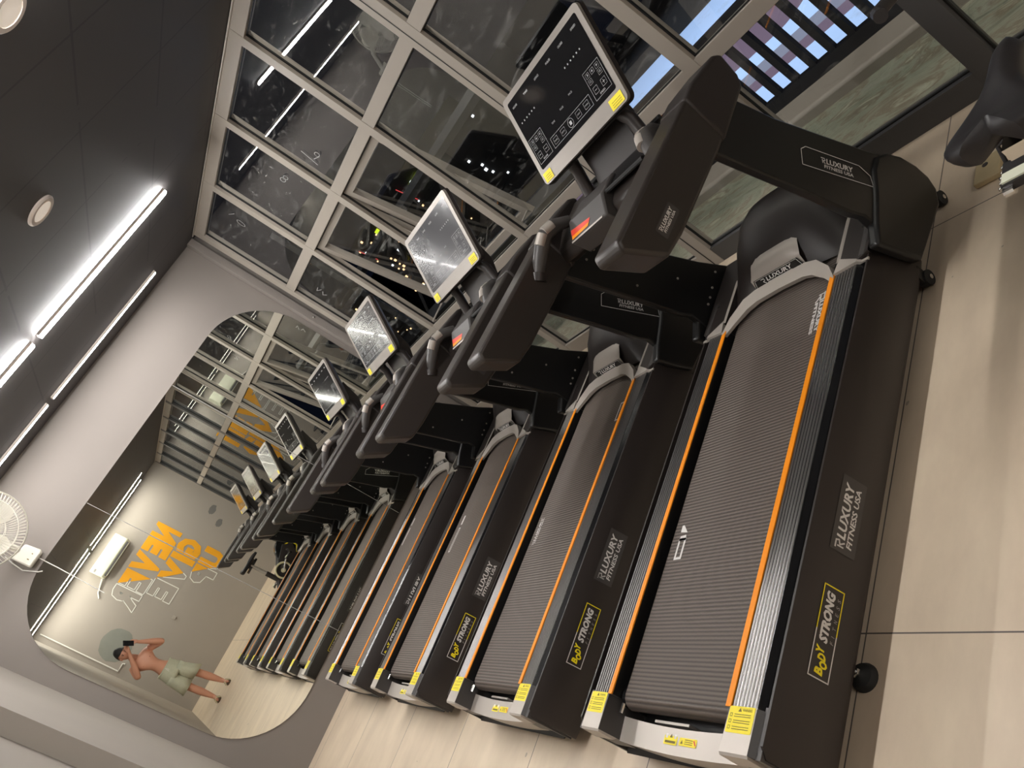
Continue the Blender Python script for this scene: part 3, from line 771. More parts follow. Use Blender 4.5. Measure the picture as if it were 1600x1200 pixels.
    a_ = [CP(a, b_, .010) for a, b_ in pf_]; b2 = [CP(a, b_, .026) for a, b_ in pf_]; c2 = [CP(a*.86, b_*.80, .052) for a, b_ in pf_]
    cb2.grid([a_, b2, c2], 'black_plastic', close=True); cb2.add(c2, [tuple(range(n-1, -1, -1))], 'black_plastic')
    bd(cb2, 'console_shell')
    sc = MB(); FC = (c0 - u*(Wd/2) - upv*(Lh/2) + nv*.0004, u, upv)
    m1 = 'screen_film' if film else 'screen_dark'
    sx0, sy0, sx1, sy1 = .022, .052, Wd-.022, Lh-.022
    sc.flat(FC, rrect(sx0, sy0, sx1, sy1, .008, 4), m1, .0004)
    ui = 'ui_line'
    def box_(a, b_, c_, d_, t=.0010): sc.fframe(FC, a, b_, c_, d_, t, ui, .0012)
    # keypads left and right, control row, status text
    for ox in (.030, .396):
        box_(ox, .070, ox+.086, .165)
        for r in range(2):
            for c_ in range(3):
                if r == 0 and c_ == 1: continue
                box_(ox+.008+c_*.026, .120+r*.021, ox+.026+c_*.026, .136+r*.021, .0007)
                sc.text(FC, str((c_+1)*3 if r else (12 if c_ == 0 else 15)), ox+.013+c_*.026, .125+r*.021, .008, .007, ui, lift=.0013)
        box_(ox+.010, .086, ox+.032, .108, .0008); box_(ox+.052, .086, ox+.076, .108, .0008)
        sc.frect(FC, ox+.016, .0965, ox+.027, .0978, ui, .0013); sc.frect(FC, ox+.058, .0965, ox+.070, .0978, ui, .0013)
        if ox > .2: sc.frect(FC, ox+.0633, .091, ox+.0647, .103, ui, .0013)
        sc.text(FC, 'SPEED' if ox > .2 else 'INCLINE', ox+.028, .0745, .028, .006, ui, bold=.01, lift=.0013)
    box_(.132, .070, .380, .108)
    for q, tx in enumerate(('MODE', 'STOP', '', 'START', 'FAN')):
        xc = .156+q*.049
        if tx: box_(xc-.013, .078, xc+.013, .100, .0008)
        if tx: sc.text(FC, tx, xc-.008, .086, .016, .005, ui, lift=.0013)
        else: sc.fline(FC, circ(xc, .089, .015, .015, 16), .0012, ui, .0012); sc.frect(FC, xc-.006, .083, xc+.006, .095, ui, .0013)
    for q, tx in enumerate(('INCLINE', 'TIME', 'DISTANCE', 'PULSE', 'CALORIES', 'SPEED')):
        sc.text(FC, tx, .042+q*.080, .287, .028, .007, ui, bold=.015, lift=.0013)
    for q, tx in enumerate(('TIME', 'PULSE', 'PACE')): sc.text(FC, tx, .175+q*.065, .135+.01*q, .020, .006, ui, lift=.0013)
    for gx in (.045, .345):
        for q in range(6): sc.frect(FC, gx+q*.018, .225, gx+q*.018+.005, .230, ui, .0013)
    screen = bd(sc, 'screen', cons, smooth=False)
    for x0, x1 in ((.012, .062), (Wd-.078, Wd-.014)):
        sy = MB()
        sy.frect(FC, x0, .006, x1, .040, 'yellow', .0013)
        for yy in (.012, .019, .026): sy.frect(FC, x0+.010, yy, x1-.008, yy+.0014, 'yellow_ink', .0018)
        bd(sy, 'yellow_sticker', cons, smooth=False)
    # console neck
    for s in (-1, 1):
        nk = MB(); p = [CP(s*.13, -.10, .045), CP(s*.15, -.17, .060), V((1.90, -s*.16, 1.06)), V((1.86, -s*.17, .985))]
        nk.tube(p, .022, 'black_plastic', 12); bd(nk, 'console_arm')
    nk = MB()
    nk.prism([(1.985, 1.20), (1.90, 1.02), (1.86, .975), (1.92, .975), (1.99, 1.05), (2.03, 1.20)], 'y', -.12, .12, 'black_plastic')
    bd(nk, 'console_neck', bevel=.004)
    return root

tl = ['nearest black treadmill, beside the exercise bike, with dark uncovered screen',
      'second treadmill from the bike, its screen under film mirroring a ceiling strip',
      'third treadmill from the bike, next but one to the mirror, glossy pale screen',
      'black treadmill standing right beside the mirror wall, farthest from the bike']
for i in range(4): make_treadmill(i, tl[i], film=(i in (1, 2)))

# ================================================================== OUTSIDE THE WINDOWS
MB().box((W+.07, B-.3, -.25), (3.52, D+1.5, -.012), 'green_stone').build('balcony_floor', kind='structure')
MB().box((3.52, B-.3, -.25), (3.80, D+1.5, .055), 'frame_grey').build('balcony_kerb', kind='structure', bevel=.02)
e = empty('balcony_railing', (3.77, 2.4, .035), 'dark metal balcony railing of upright bars outside the windows', 'railing')
o3 = (3.77, 2.4, .035)
MB().box((3.745, B-.3, .055), (3.795, D+1.4, .125), 'rail_dark').build('bottom_rail', e, off=o3)
MB().box((3.74, B-.3, .585), (3.80, D+1.4, .655), 'rail_dark').build('top_rail', e, off=o3)
for k in range(-24, 25):
    y = 2.190 + k*.1225
    if -.9 < y < 3.3:
        MB().box((3.750, y-.019, .035), (3.790, y+.019, .60), 'rail_dark').build('upright_bar', e, off=o3, smooth=False)
MB().box((18, -6, -6.2), (60, 60, -6), 'court_paint').build('court_ground', kind='structure', smooth=False)
sl = bpy.data.lights.new('court_floodlight', 'SPOT'); sl.energy = COURT_POWER; sl.color = (.82, .9, 1); sl.spot_size = 1.45; sl.spot_blend = .3; sl.shadow_soft_size = .3
so = bpy.data.objects.new('court_floodlight', sl); COL.objects.link(so); so.location = (27, 17, 24)
bl_ = bpy.data.lights.new('balcony_fill_light', 'AREA'); bl_.shape = 'RECTANGLE'; bl_.size = .25; bl_.size_y = 5; bl_.energy = BALCONY_FILL_POWER; bl_.color = (1, .95, .86)  # unseen fill light added to brighten the balcony floor
bo_ = bpy.data.objects.new('balcony_fill_light', bl_); COL.objects.link(bo_); bo_.location = (3.2, 2.2, 3.3)
# steel pergola members beyond the tilted sashes
e = empty('steel_canopy_frame', (3.3, 4.7, -.01), 'grey steel beams and braces standing outside behind the tilted sashes', 'canopy frame')
o3 = (3.3, 4.7, -.01)
def beam(a, b_, r, nm):
    MB().tube([a, b_], r, 'outside_metal', 4).build(nm, e, off=o3, smooth=False)
beam((3.3, 3.2, 1.50), (3.3, 6.6, 1.50), .045, 'beam')
beam((3.3, 3.2, .78), (3.3, 6.8, .78), .06, 'beam')
beam((3.3, 4.05, 1.48), (3.3, 4.9, .80), .018, 'brace'); beam((3.3, 5.0, 1.48), (3.3, 5.8, .80), .018, 'brace'); beam((3.3, 5.3, .78), (3.3, 6.1, 0.0), .02, 'brace')
beam((3.3, 6.1, -.01), (3.3, 6.1, 2.3), .035, 'post')
# far buildings with lights
def building(loc, size, label, lights, sign=None):
    e = empty('building', (loc[0], loc[1], loc[2]), label, 'building', 'distant buildings at night')
    MB().box((loc[0], loc[1]-size[1]/2, loc[2]), (loc[0]+size[0], loc[1]+size[1]/2, loc[2]+size[2]), 'city_wall').build('wall', e, off=loc, smooth=False)
    for mt, n in lights:
        for k in range(n):
            y = loc[1]+random.uniform(-.46, .46)*size[1]; z = loc[2]+size[2]*random.uniform(.25, .95); q = random.uniform(.10, .24)
            MB().box((loc[0]-.1, y-q, z-q*.8), (loc[0]-.02, y+q, z+q*.8), mt).build('lit_window', e, off=loc, smooth=False)
    if sign:
        MB().tube([(loc[0]-.3, loc[1]+4.2, 3.3), (loc[0]-.3, loc[1]+3.2, .3)], .06, 'red_tube', 6).build('neon_tube', e, off=loc)
        y, z, a, c, mt = sign
        MB().box((loc[0]-.3, y-a, z-c), (loc[0]-.1, y+a, z+c), mt).build('sign', e, off=loc, smooth=False)
building((60, 96, -12), (10, 15, 16.5), 'dark distant block dotted with warm lit windows, seen between the tilted sashes', [('warm_lamp', 34), ('white_lamp', 6)], (93, 2.2, .5, .6, 'green_sign'))
building((60, 112, -14), (10, 13, 13.5), 'dark distant block with few lights, low behind the mirror side panes', [('warm_lamp', 26)])
building((60, 78, -12), (10, 9, 16), 'dark distant block carrying a yellow green sign', [('white_lamp', 7), ('warm_lamp', 3)], (78.5, 1.9, 1.3, .42, 'green_sign'))
building((60, 62, -12), (10, 18, 14), 'wide dark distant block, nearest to the court', [('white_lamp', 8)])


# ================================================================== THINGS ON THE WALLS
# wall fan
fc = V((.213, 5.45, 2.543)); e = empty('wall_fan', (.21, D, 2.30), 'white caged fan on the mirror wall, cut by the photo edge', 'fan')
fo = (.21, D, 2.30)
rot = Matrix.Translation(fc) @ Matrix.Rotation(math.radians(90+6), 4, 'X')      # local z towards the camera side
def fan_cage(sign, name):
    g = MB(); Rr = .234
    for r_, h in ((Rr, 0), (Rr*.80, .050), (Rr*.52, .070), (.06, .078)):
        pts = [rot @ V((r_*math.cos(2*PI*k/40), r_*math.sin(2*PI*k/40), sign*h)) for k in range(40)]
        g.tube(pts, .0050 if r_ == Rr else .0022, 'fan_white', 6, closed=True)
    for k in range(72):
        a = 2*PI*k/72; tw = .22
        pts = []
        for r_, h in ((.06, .078), (Rr*.3, .077), (Rr*.52, .070), (Rr*.80, .050), (Rr*.95, .022), (Rr, 0)):
            aa = a+tw*(r_/Rr); pts.append(rot @ V((r_*math.cos(aa), r_*math.sin(aa), sign*h)))
        g.tube(pts, .0013, 'fan_white', 4, caps=False)
    g.lathe([(0, sign*.084), (.055, sign*.082), (.062, sign*.074)], rot, 'fan_white', 24)
    return g.build(name, e, off=fo)
fan_cage(1, 'front_cage'); fan_cage(-1, 'rear_cage')
bl = MB()
for k in range(3):
    a0 = 2*PI*k/3
    rows = []
    for i in range(7):
        r_ = .045+.145*i/6; row = []
        wd_ = .55+.35*math.sin(PI*i/6)
        for j in range(6):
            aa = a0 + wd_*(j/5-.5)*1.6; row.append(rot @ V((r_*math.cos(aa), r_*math.sin(aa), .030*(j/5-.5)*2)))
        rows.append(row)
    bl.grid(rows, 'fan_white')
bl.lathe([(.045, -.03), (.045, .03), (.0, .045)], rot, 'fan_white', 20)
bl.build('blades', e, off=fo)
mo = MB(); mo.lathe([(.0, -.20), (.05, -.19), (.07, -.15), (.075, -.085), (.0, -.080)], rot, 'fan_white', 24); mo.build('motor', e, off=fo)
bx = MB()
bx.prism([(.150, 2.235), (.262, 2.235), (.272, 2.250), (.262, 2.345), (.15, 2.365)], 'y', D-.075, D-.0005, 'fan_white')
bx.tube([(.21, D-.05, 2.345), (.215, D-.14, 2.47), (.213, D-.24, 2.53)], .022, 'fan_white', 12)
bx.frect(Fr((.185, D-.0752, 2.27), (1, 0, 0), (0, 0, 1)), 0, 0, .006, .012, 'yellow_ink'); bx.frect(Fr((.225, D-.0752, 2.27), (1, 0, 0), (0, 0, 1)), 0, 0, .006, .008, 'yellow_ink')
bx.build('wall_bracket', e, off=fo, bevel=.010)
cord('pull_cord', [(.225, D-.03, 2.24), (.222, D-.022, 2.10), (.215, D-.02, 1.95), (.206, D-.02, 1.775)], .0028, 'white pull cord hanging from the fan in front of the mirror')
cord('power_cable', [(.146, D-.03, 2.40), (.130, D-.012, 2.34), (.120, D-.012, 2.27), (.150, D-.012, 2.19), (.165, D-.012, 2.17)], .004, 'white cable drooping from the fan along the mirror top')
# small hook and cord on the strip beside the mirror
tag(MB().ball((2.69, D-.064, 1.62), .009, 'chrome').build('wall_hook'), 'tiny chrome hook on the wall strip between mirror and windows', 'hook')

# mural lettering on the back wall (seen in the mirror)
def letter(ch, x0, x1, z0, z1, bold=.075):
    vs, fs, _ = text_geo(ch, bold, 0)
    P = [(x0+(x1-x0)*a, z0+(z1-z0)*b_) for a, b_ in vs]
    return P, fs
def side(x, z):     # >0 painted orange
    pts = [(.60, 2.30), (.719, 2.108), (1.011, 1.662), (1.368, 1.208), (1.685, .797), (1.80, .60)]
    for (xa, za), (xb, zb) in zip(pts, pts[1:]):
        if zb <= z <= za or (z > 2.3) or (z < .6):
            return x - (xa + (xb-xa)*(za-z)/(za-zb))
    return x-1
def clip(poly, keep):
    out = []
    for i in range(len(poly)):
        a, b_ = poly[i], poly[(i+1) % len(poly)]; sa, sb = keep*side(*a), keep*side(*b_)
        if sa >= 0: out.append(a)
        if sa*sb < 0:
            t = sa/(sa-sb); out.append((a[0]+(b_[0]-a[0])*t, a[1]+(b_[1]-a[1])*t))
    return out
me_ = empty('wall_lettering', (1.1, B, 1.4), 'large orange and white outlined words NEVER GIVE UP, seen in the mirror', 'wall lettering')
def mural_letter(ch, x0, x1, z0, z1):
    P, fs = letter(ch, x0, x1, z0, z1); g = MB(); yy = B+.004
    cnt = {}
    for f in fs:
        poly = clip([P[i] for i in f], 1)
        if len(poly) > 2: g.add([(x, yy, z) for x, z in poly], [tuple(range(len(poly)))], 'mural_orange')
        for i in range(len(f)):
            k = tuple(sorted((f[i], f[(i+1) % len(f)]))); cnt[k] = cnt.get(k, 0)+1
    # drop coincident-vertex duplicates by position
    for (i, j), n in cnt.items():
        if n > 1: continue
        a, b_ = P[i], P[j]
        sa, sb = side(*a), side(*b_)
        if sa < 0 or sb < 0:
            if sa > 0: t = sa/(sa-sb); a = (a[0]+(b_[0]-a[0])*t, a[1]+(b_[1]-a[1])*t)
            elif sb > 0: t = sb/(sb-sa); b_ = (b_[0]+(a[0]-b_[0])*t, b_[1]+(a[1]-b_[1])*t)
            d_ = V((b_[0]-a[0], 0, b_[1]-a[1])); 
            if d_.length < 1e-4: continue
            d_.normalize(); q = V((-d_.z, 0, d_.x))*.007
            A = V((a[0], yy, a[1])) - d_*.004; Bq = V((b_[0], yy, b_[1])) + d_*.004
            g.add([A-q, Bq-q, Bq+q, A+q], [(0, 1, 2, 3)], 'mural_white')
    g.build('letter', me_, off=(1.1, B, 1.4), smooth=False)
gap = .018
def word(wd_, xs, z0, z1):
    for ch, (a, b_) in zip(wd_, xs): mural_letter(ch, a, b_+gap, z0, z1)
word('NEVER', [(1.872, 1.600), (1.600, 1.340), (1.340, 1.000), (1.000, .715), (.715, .400)], 1.650, 2.100)
word('GIVE', [(1.868, 1.560), (1.560, 1.440), (1.440, 1.060), (1.060, .760)], 1.215, 1.625)
word('UP', [(1.885, 1.550), (1.550, 1.235)], .800, 1.185)
# split air conditioner high on the back wall
e = empty('air_conditioner', (1.035, B, 2.29), 'white split air conditioner on the back wall, seen in the mirror', 'air conditioner')
o3 = (1.035, B, 2.29)
g = MB(); g.prism([(B, 2.295), (B+.15, 2.300), (B+.20, 2.34), (B+.205, 2.50), (B+.17, 2.555), (B, 2.56)], 'x', .690, 1.380, 'ac_white'); g.build('housing', e, off=o3, bevel=.012)
g = MB(); g.box((.73, B+.150, 2.296), (1.34, B+.196, 2.326), 'dark_grey'); g.build('air_outlet', e, off=o3)
g = MB(); g.box((.74, B+.156, 2.286), (1.33, B+.190, 2.296), 'ac_white'); g.build('louvre', e, off=o3)
g = MB(); g.frect(Fr((.76, B+.206, 2.47), (-1, 0, 0), (0, 0, 1)), 0, 0, .05, .03, 'grey_print'); g.build('badge', e, off=o3)
# conduits, patch and smudges on the back wall
tag(MB().tube([(-.405, B+.012, 2.63), (-.425, B+.012, 1.335), (-.30, B+.012, 1.335), (-.29, B+.012, 1.30)], .011, 'cable_white', 6).build('wall_conduit'), 'thin white conduit with an elbow on the back wall corner', 'conduit')
tag(MB().tube([(.40, B+.012, 2.20), (.47, B+.012, 2.26), (.68, B+.03, 2.33)], .012, 'cable_white', 6).build('refrigerant_pipe'), 'white pipe leading to the air conditioner on the back wall', 'pipe')
def ell(cx, cz, rx, rz, m_, nm, wob=0, yy=B+.002):
    rnd = random.Random(3)
    pts = [(cx+rx*(1+wob*rnd.uniform(-1, 1))*math.cos(2*PI*k/22), yy, cz+rz*(1+wob*rnd.uniform(-1, 1))*math.sin(2*PI*k/22)) for k in range(22)]
    return MB().add(pts[::-1], [tuple(range(22))], m_).build(nm, kind='structure', smooth=False)
ell(-.10, 1.58, .26, .24, 'patch_green', 'trim_2', .05)
ell(2.46, 1.445, .09, .055, 'smudge', 'trim_3', .15); ell(2.31, 1.228, .075, .05, 'smudge', 'trim_4', .15)
tag(MB().box((.60, B, 1.00), (.66, B+.012, 1.06), 'silver_paint').build('wall_switch', bevel=.003), 'small grey wall switch below the lettering', 'switch')
# floor socket
e = empty('floor_socket', (2.27, 1.205, 0), 'beige rectangular socket plate lying on the floor by the bike pedal', 'socket')
MB().box((2.215, 1.165, .0005), (2.335, 1.250, .022), 'socket_beige').build('plate', e, off=(2.27, 1.205, 0), bevel=.004)
MB().tube([(2.29, 1.215, .022), (2.29, 1.215, .0235)], .010, 'dark_grey', 10).build('outlet_hole', e, off=(2.27, 1.205, 0))

# ================================================================== EXERCISE BIKE
e = empty('exercise_bike', (1.65, .68, 0), 'black exercise bike with a broad saddle and silver post, at the right photo edge', 'exercise bike')
o3 = (1.65, .68, 0); by = .665
def eb(g, nm, par=e, **k): return g.build(nm, par, off=o3, **k)
# saddle: nose towards the windows, two rounded rear lobes
rows = []
st_ = [(1.655, .000, .0), (1.649, .017, .0), (1.632, .026, .0), (1.59, .029, .0), (1.54, .031, .0), (1.495, .037, .0), (1.455, .052, .0), (1.42, .078, .0), (1.39, .096, .004), (1.36, .102, .016), (1.338, .094, .034), (1.322, .074, .050), (1.315, .056, .056)]
g = MB()
for x, hw, cut in st_:
    row = []
    for k in range(17):
        t = -1+2*k/16
        xx = x + cut*(1-abs(t))**1.2*1.2
        zz = .700 - .028*abs(t)**2.6 + .008*math.cos(t*PI)*(-1 if hw > .05 else 0) + .012*max(0, (1.42-x))/.1 - .02*max(0, (x-1.60))/.05
        row.append((xx, by+hw*t, zz))
    low = [(x + cut*(1-abs(t))**1.2*1.2*.9+.004, by+hw*t*.86, .652 - .004) for t in [1-2*k/8 for k in range(9)]]
    rows.append(row+low)
g.grid(rows, 'seat_black', close=True)
g.add(rows[-1], [tuple(range(len(rows[-1])))], 'seat_black')
eb(g, 'saddle', subsurf=1, angle=80)
g = MB(); g.box((1.42, by-.022, .630), (1.56, by+.022, .650), 'black_plastic'); eb(g, 'saddle_clamp')
g = MB(); g.tube([(1.47, by, .635), (1.47, by, .30)], .024, 'silver_paint', 16); g.box((1.36, by-.02, .60), (1.58, by+.02, .630), 'chrome'); eb(g, 'seat_post')
g = MB(); g.tube([(1.47, by, .40), (1.47, by, .12)], .034, 'black_plastic', 14); g.tube([(1.28, by, .06), (1.50, by, .24), (1.95, by, .50)], .032, 'black_plastic', 12)
g.tube([(1.50, by, .22), (2.12, by, .08)], .03, 'black_plastic', 12); g.tube([(1.95, by, .30), (1.90, by, .74)], .030, 'black_plastic', 12); eb(g, 'frame')
for x in (1.24, 2.14):
    g = MB(); g.tube([(x, by-.22, .045), (x, by+.22, .045)], .030, 'black_plastic', 14); bar = eb(g, 'stabiliser')
    for s in (-1, 1):
        g = MB(); g.tube([(x, by+s*.21, .033), (x, by+s*.245, .033)], .032, 'rubber', 14); g.build('end_foot', bar, off=o3)
fw = MB(); fw.tube([(1.90, by-.05, .30), (1.90, by+.05, .30)], .200, 'black_gloss', 40); eb(fw, 'flywheel_cover', bevel=.012)
lg = MB(); FH = Fr((1.90, by+.0515, .29), (-1, 0, 0), (0, 0, 1))
lg.fline(FH, [(.10*math.cos(PI/3*k+PI/2), .10*math.sin(PI/3*k+PI/2)) for k in range(6)], .014, 'yellow', closed=True)
lg.flat(FH, [(0, -.055), (.034, 0), (0, .055), (-.034, 0)], 'white_print', .001); eb(lg, 'logo', smooth=False)
g = MB(); g.tube([(1.60+.105*math.cos(2*PI*k/32), by+.075, .225+.105*math.sin(2*PI*k/32)) for k in range(32)], .013, 'beige', 8, closed=True)
g.tube([(1.60, by-.07, .225), (1.60, by+.085, .225)], .03, 'beige', 16); eb(g, 'crank_ring')
g = MB(); g.prism([(1.48, .28), (1.60, .33), (1.90, .42), (1.98, .30), (1.9, .18), (1.60, .13), (1.5, .16)], 'y', by-.03, by+.055, 'black_plastic'); eb(g, 'chain_guard', bevel=.012)
def pedal(x, z, s):
    g = MB(); g.tube([(1.60, by+s*.085, .225), (x, by+s*.105, z)], .013, 'chrome', 8); cr_ = eb(g, 'crank_arm')
    g = MB(); yc = by+s*.225
    g.box((x-.045, yc-.045, z-.012), (x+.045, yc+.045, z+.012), 'seat_black')
    g.box((x-.040, yc-.040, z+.013), (x-.005, yc+.040, z+.018), 'ac_white')
    g.tube([(x, yc-.12, z), (x, yc+.055, z)], .008, 'chrome', 8)
    g.tube([(x+.045, yc-.04, z), (x+.07, yc-.035, z+.05), (x+.06, yc, z+.065), (x+.07, yc+.035, z+.05), (x+.045, yc+.04, z)], .006, 'seat_black', 8)
    for k in range(5): g.ball((x-.045+.02*k, yc+.047, z+.006), .006, 'chrome', 8, 5)
    for q in (-.05, .05): g.tube([(x+q, yc+.02, z-.008), (x+q, yc+.045, z-.008)], .012, 'chrome', 10)
    g.build('pedal', cr_, off=o3)
pedal(1.775, .290, 1); pedal(1.43, .19, -1)
g = MB(); g.tube([(1.90, by, .72), (1.88, by, .82)], .022, 'silver_paint', 12); eb(g, 'handlebar_post')
g = MB(); g.tube([(1.72, by-.16, .86), (1.80, by-.20, .84), (1.90, by-.16, .82), (1.90, by, .82), (1.90, by+.16, .82), (1.80, by+.20, .84), (1.72, by+.16, .86)], .016, 'seat_black', 10); eb(g, 'handlebar')

# ================================================================== PERSON TAKING THE PICTURE (seen in the mirror)
def person():
    verts, rad, edges = [], [], []
    def v(p, r, par=None, ry=None):
        verts.append(p); rad.append((r, ry or r))
        if par is not None: edges.append((par, len(verts)-1))
        return len(verts)-1
    yb = -.34
    pelvis = v((-.090, yb, .820), .125, None, .095)
    belly = v((-.095, yb, .93), .118, pelvis, .082)
    rib = v((-.100, yb, 1.04), .135, belly, .088)
    chest = v((-.110, yb+.005, 1.14), .150, rib, .095)
    neckb = v((-.120, yb+.010, 1.225), .070, chest, .060)
    neck = v((-.135, yb+.025, 1.285), .050, neckb)
    head = v((-.150, yb+.045, 1.345), .055, neck)
    # legs
    for s, hip, knee, ank in ((1, (.000, yb, .72), (.040, yb+.02, .40), (.075, yb+.00, .075)), (-1, (-.175, yb, .72), (-.165, yb+.03, .40), (-.150, yb+.02, .075))):
        h = v(hip, .080, pelvis); m1 = v(tuple((a+b)/2 for a, b in zip(hip, knee)), .066, h)
        k = v(knee, .054, m1); c = v((knee[0]*.6+ank[0]*.4, knee[1]*.6+ank[1]*.4-.015, knee[2]*.62+ank[2]*.38), .058, k)
        a = v(ank, .030, c); t = v((ank[0]+s*.010, ank[1]+.075, .040), .030, a, .022); v((ank[0]+s*.020, ank[1]+.145, .032), .026, t, .016)
    def arm(sh, el, wr, palm, fdir, side_, curl, thumb):
        s0 = v(sh, .064, chest); u1 = v(tuple((a+b)/2 for a, b in zip(sh, el)), .055, s0)
        e0 = v(el, .041, u1); f1 = v(tuple(a*.65+b*.35 for a, b in zip(el, wr)), .045, e0)
        w0 = v(wr, .025, f1); p = v(palm, .022, w0, .014)
        fdir = V(fdir).normalized(); side_ = V(side_).normalized(); curl = V(curl).normalized()
        for q, L in enumerate((.062, .070, .066, .052)):
            base = V(palm)+fdir*.022+side_*(q-1.5)*.0185
            a1 = v(tuple(base), .0095, p); a2 = v(tuple(base+fdir*L*.45), .0085, a1); v(tuple(base+fdir*L*.65+curl*L*.40), .0075, a2)
        tb = V(thumb).normalized(); b0 = V(palm)-fdir*.008-side_*.030
        a1 = v(tuple(b0), .0105, p); v(tuple(b0+tb*.045), .0085, a1)
    # left-hand side in the mirror (viewer's left): elbow lifted outwards
    arm((-.265, yb+.005, 1.200), (-.330, yb+.115, 1.085), (-.110, yb+.215, 1.355), (-.078, yb+.250, 1.392), (.35, .15, .9), (.6, .5, -.3), (.9, 0, .3), (.9, .1, -.2))
    arm((.045, yb+.005, 1.190), (.205, yb+.130, 1.070), (.068, yb+.230, 1.338), (.054, yb+.252, 1.374), (-.45, .12, .85), (-.6, .5, -.3), (-.9, 0, .3), (-.9, .1, .1))
    me = bpy.data.meshes.new('p'); me.from_pydata(verts, edges, [])
    o = bpy.data.objects.new('p', me); COL.objects.link(o)
    md = o.modifiers.new('s', 'SKIN'); md.use_smooth_shade = True
    for i, r_ in enumerate(rad): 
        sv = me.skin_vertices[0].data[i]; sv.radius = r_; sv.use_root = (i == 0)
    sb = o.modifiers.new('b', 'SUBSURF'); sb.levels = 2; sb.render_levels = 2
    dg = bpy.context.evaluated_depsgraph_get(); dg.update()
    m2 = bpy.data.meshes.new_from_object(o.evaluated_get(dg))
    g = MB(); g.add([tuple(q.co) for q in m2.vertices], [tuple(p.vertices) for p in m2.polygons], 'skin')
    bpy.data.objects.remove(o); bpy.data.meshes.remove(me); bpy.data.meshes.remove(m2)
    # head with face, turned slightly towards the phone
    hc = V((-.150, yb+.060, 1.425))
    Rh = Matrix.Rotation(math.radians(-14), 3, 'Z') @ Matrix.Rotation(math.radians(-8), 3, 'X') @ Matrix.Rotation(math.radians(-6), 3, 'Y')
    rows = []
    for i in range(25):
        th = PI*i/24; row = []
        for k in range(28):
            ph = 2*PI*k/28
            dx, dy, dz = math.sin(th)*math.cos(ph), math.sin(th)*math.sin(ph), math.cos(th)
            x, y, z = .071*dx, .088*dy, .108*dz
            if dz < 0: x *= 1+.28*dz; y *= 1+.12*dz
            f = max(0, dy)
            if f > .3:
                # nose, brow, eye sockets, mouth, chin
                nx = math.exp(-(x/.012)**2); y += .020*nx*math.exp(-((z+.018)/.020)**2)*f
                y += .004*math.exp(-((z-.018)/.010)**2)*f
                y -= .008*math.exp(-((abs(x)-.028)/.014)**2)*math.exp(-((z-.002)/.012)**2)*f
                y += .006*math.exp(-(x/.022)**2)*math.exp(-((z+.055)/.010)**2)*f
                y += .008*math.exp(-(x/.02)**2)*math.exp(-((z+.088)/.016)**2)*f
            row.append(hc + Rh @ V((x, y, z)))
        rows.append(row)
    g.grid(rows, 'skin', close=True)
    for s in (-1, 1):
        ec = hc + Rh @ V((s*.071, -.005, -.008)); g.ball(ec, (.010, .018, .030), 'skin', 10, 8, Rh)
        g.ball(hc + Rh @ V((s*.027, .079, .003)), (.011, .006, .005), 'eye_dark', 8, 6, Rh)
        g.ball(hc + Rh @ V((s*.028, .085, .020)), (.016, .005, .0035), 'hair', 8, 6, Rh)
    g.ball(hc + Rh @ V((0, .090, -.054)), (.020, .006, .006), 'lips', 10, 6, Rh)
    for s in (-1, 1): g.ball((-.105+s*.068, yb+.100, 1.115), (.008, .004, .008), 'lips', 8, 6)
    g.ball((-.095, yb+.083, .905), (.006, .004, .008), 'lips', 8, 6)
    root = g.build('person', off=(-.05, yb, 0), angle=80)
    tag(root, 'shirtless person in pale shorts and sandals photographing, seen in the mirror', 'person')
    of = (-.05, yb, 0)
    # hair cap
    rows = []
    for i in range(13):
        th = PI*.60*i/12; row = []
        for k in range(28):
            ph = 2*PI*k/28; dx, dy, dz = math.sin(th)*math.cos(ph), math.sin(th)*math.sin(ph), math.cos(th)
            y = .100*dy; z = .122*dz+.004
            if dy > .2: z = max(z, .046-.0*dy); y = min(y, .088+.004)
            row.append(hc + Rh @ V((.081*dx, y-.004, z)))
        rows.append(row)
    MB().grid(rows, 'hair', close=True).build('hair', root, off=of, angle=80)
    # shorts
    g = MB()
    def oval(cx, cy, cz, rx, ry, n=26, wob=0.): return [(cx+(rx*(1+wob*math.sin(5*2*PI*k/n)))*math.cos(2*PI*k/n), cy+(ry*(1+wob*math.cos(4*2*PI*k/n)))*math.sin(2*PI*k/n), cz) for k in range(n)]
    g.grid([oval(-.090, yb, .872, .138, .102), oval(-.090, yb, .84, .140, .105), oval(-.09, yb, .78, .152, .120), oval(-.09, yb, .715, .166, .125), oval(-.09, yb, .672, .170, .118)], 'shorts', close=True)
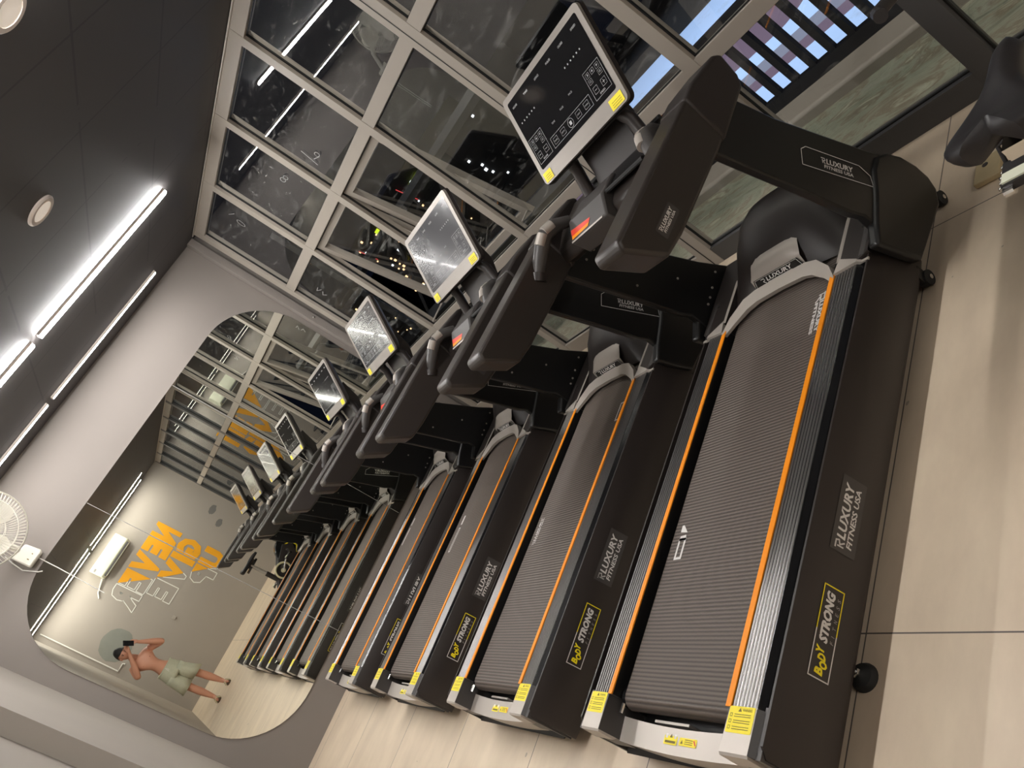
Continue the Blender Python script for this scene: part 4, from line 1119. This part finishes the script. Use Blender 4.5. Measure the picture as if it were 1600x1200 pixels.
    for s, cx, kx in ((1, -.010, .040), (-1, -.170, -.190)):
        g.grid([oval(cx, yb, .73, .088, .118), oval(cx, yb, .66, .094, .118, wob=.01), oval((cx+kx)/2, yb+.005, .55, .098, .112, wob=.03), oval(kx, yb+.012, .455, .105, .108, wob=.05)], 'shorts', close=True)
    MB_s = g.build('shorts', root, off=of, angle=80)
    so_ = MB_s.modifiers.new('t', 'SOLIDIFY'); so_.thickness = .004
    g = MB(); g.tube(oval(-.090, yb, .862, .142, .106), .008, 'shorts', 6, closed=True); g.tube([(-.085, yb+.110, .86), (-.080, yb+.118, .80)], .003, 'white_print', 6); g.tube([(-.09, yb+.110, .86), (-.10, yb+.118, .79)], .003, 'white_print', 6)
    g.build('waistband', root, off=of)
    for ax, ay, s in ((.075, yb, 1), (-.150, yb+.02, -1)):
        g = MB(); F_ = [(ax+s*.01+.042*math.cos(a)*(1 if math.sin(a) > 0 else .85), ay+.055+.115*math.sin(a)) for a in [2*PI*k/20 for k in range(20)]]
        g.prism(F_, 'z', .0, .018, 'sandal')
        for yy in (.09, .04): g.tube([(ax+s*.01-.045, ay+yy, .012), (ax+s*.012-.02, ay+yy, .058), (ax+s*.012+.02, ay+yy, .060), (ax+s*.01+.045, ay+yy, .012)], .009, 'beige' if yy > .05 else 'sandal', 8)
        g.build('sandal', root, off=of)
    return root
person()
# the phone, right behind the viewpoint
e = empty('smartphone', tuple(V((0, 0, 1.5)) + r0*.058 + r1*.022 - r2*.012), 'dark smartphone held up in both hands, seen in the mirror', 'phone')
pc = V((0, 0, 1.5)) + r0*.058 + r1*.022 - r2*.0125
Mp = Matrix.Identity(4)
for i in range(3): Mp[i][0] = r0[i]; Mp[i][1] = r1[i]; Mp[i][2] = r2[i]; Mp[i][3] = pc[i]
MB().obox(Mp, (.145, .070, .008), 'phone').build('body', e, off=tuple(e.location), bevel=.004)
q = V((0, 0, 1.5)) - r2*.0060
Mq = Mp.copy()
for i in range(3): Mq[i][3] = (pc - r0*.048 - r1*.012)[i] + r2[i]*.0052
MB().obox(Mq, (.034, .034, .002), 'black_gloss').build('camera_island', e, off=tuple(e.location), bevel=.0008)
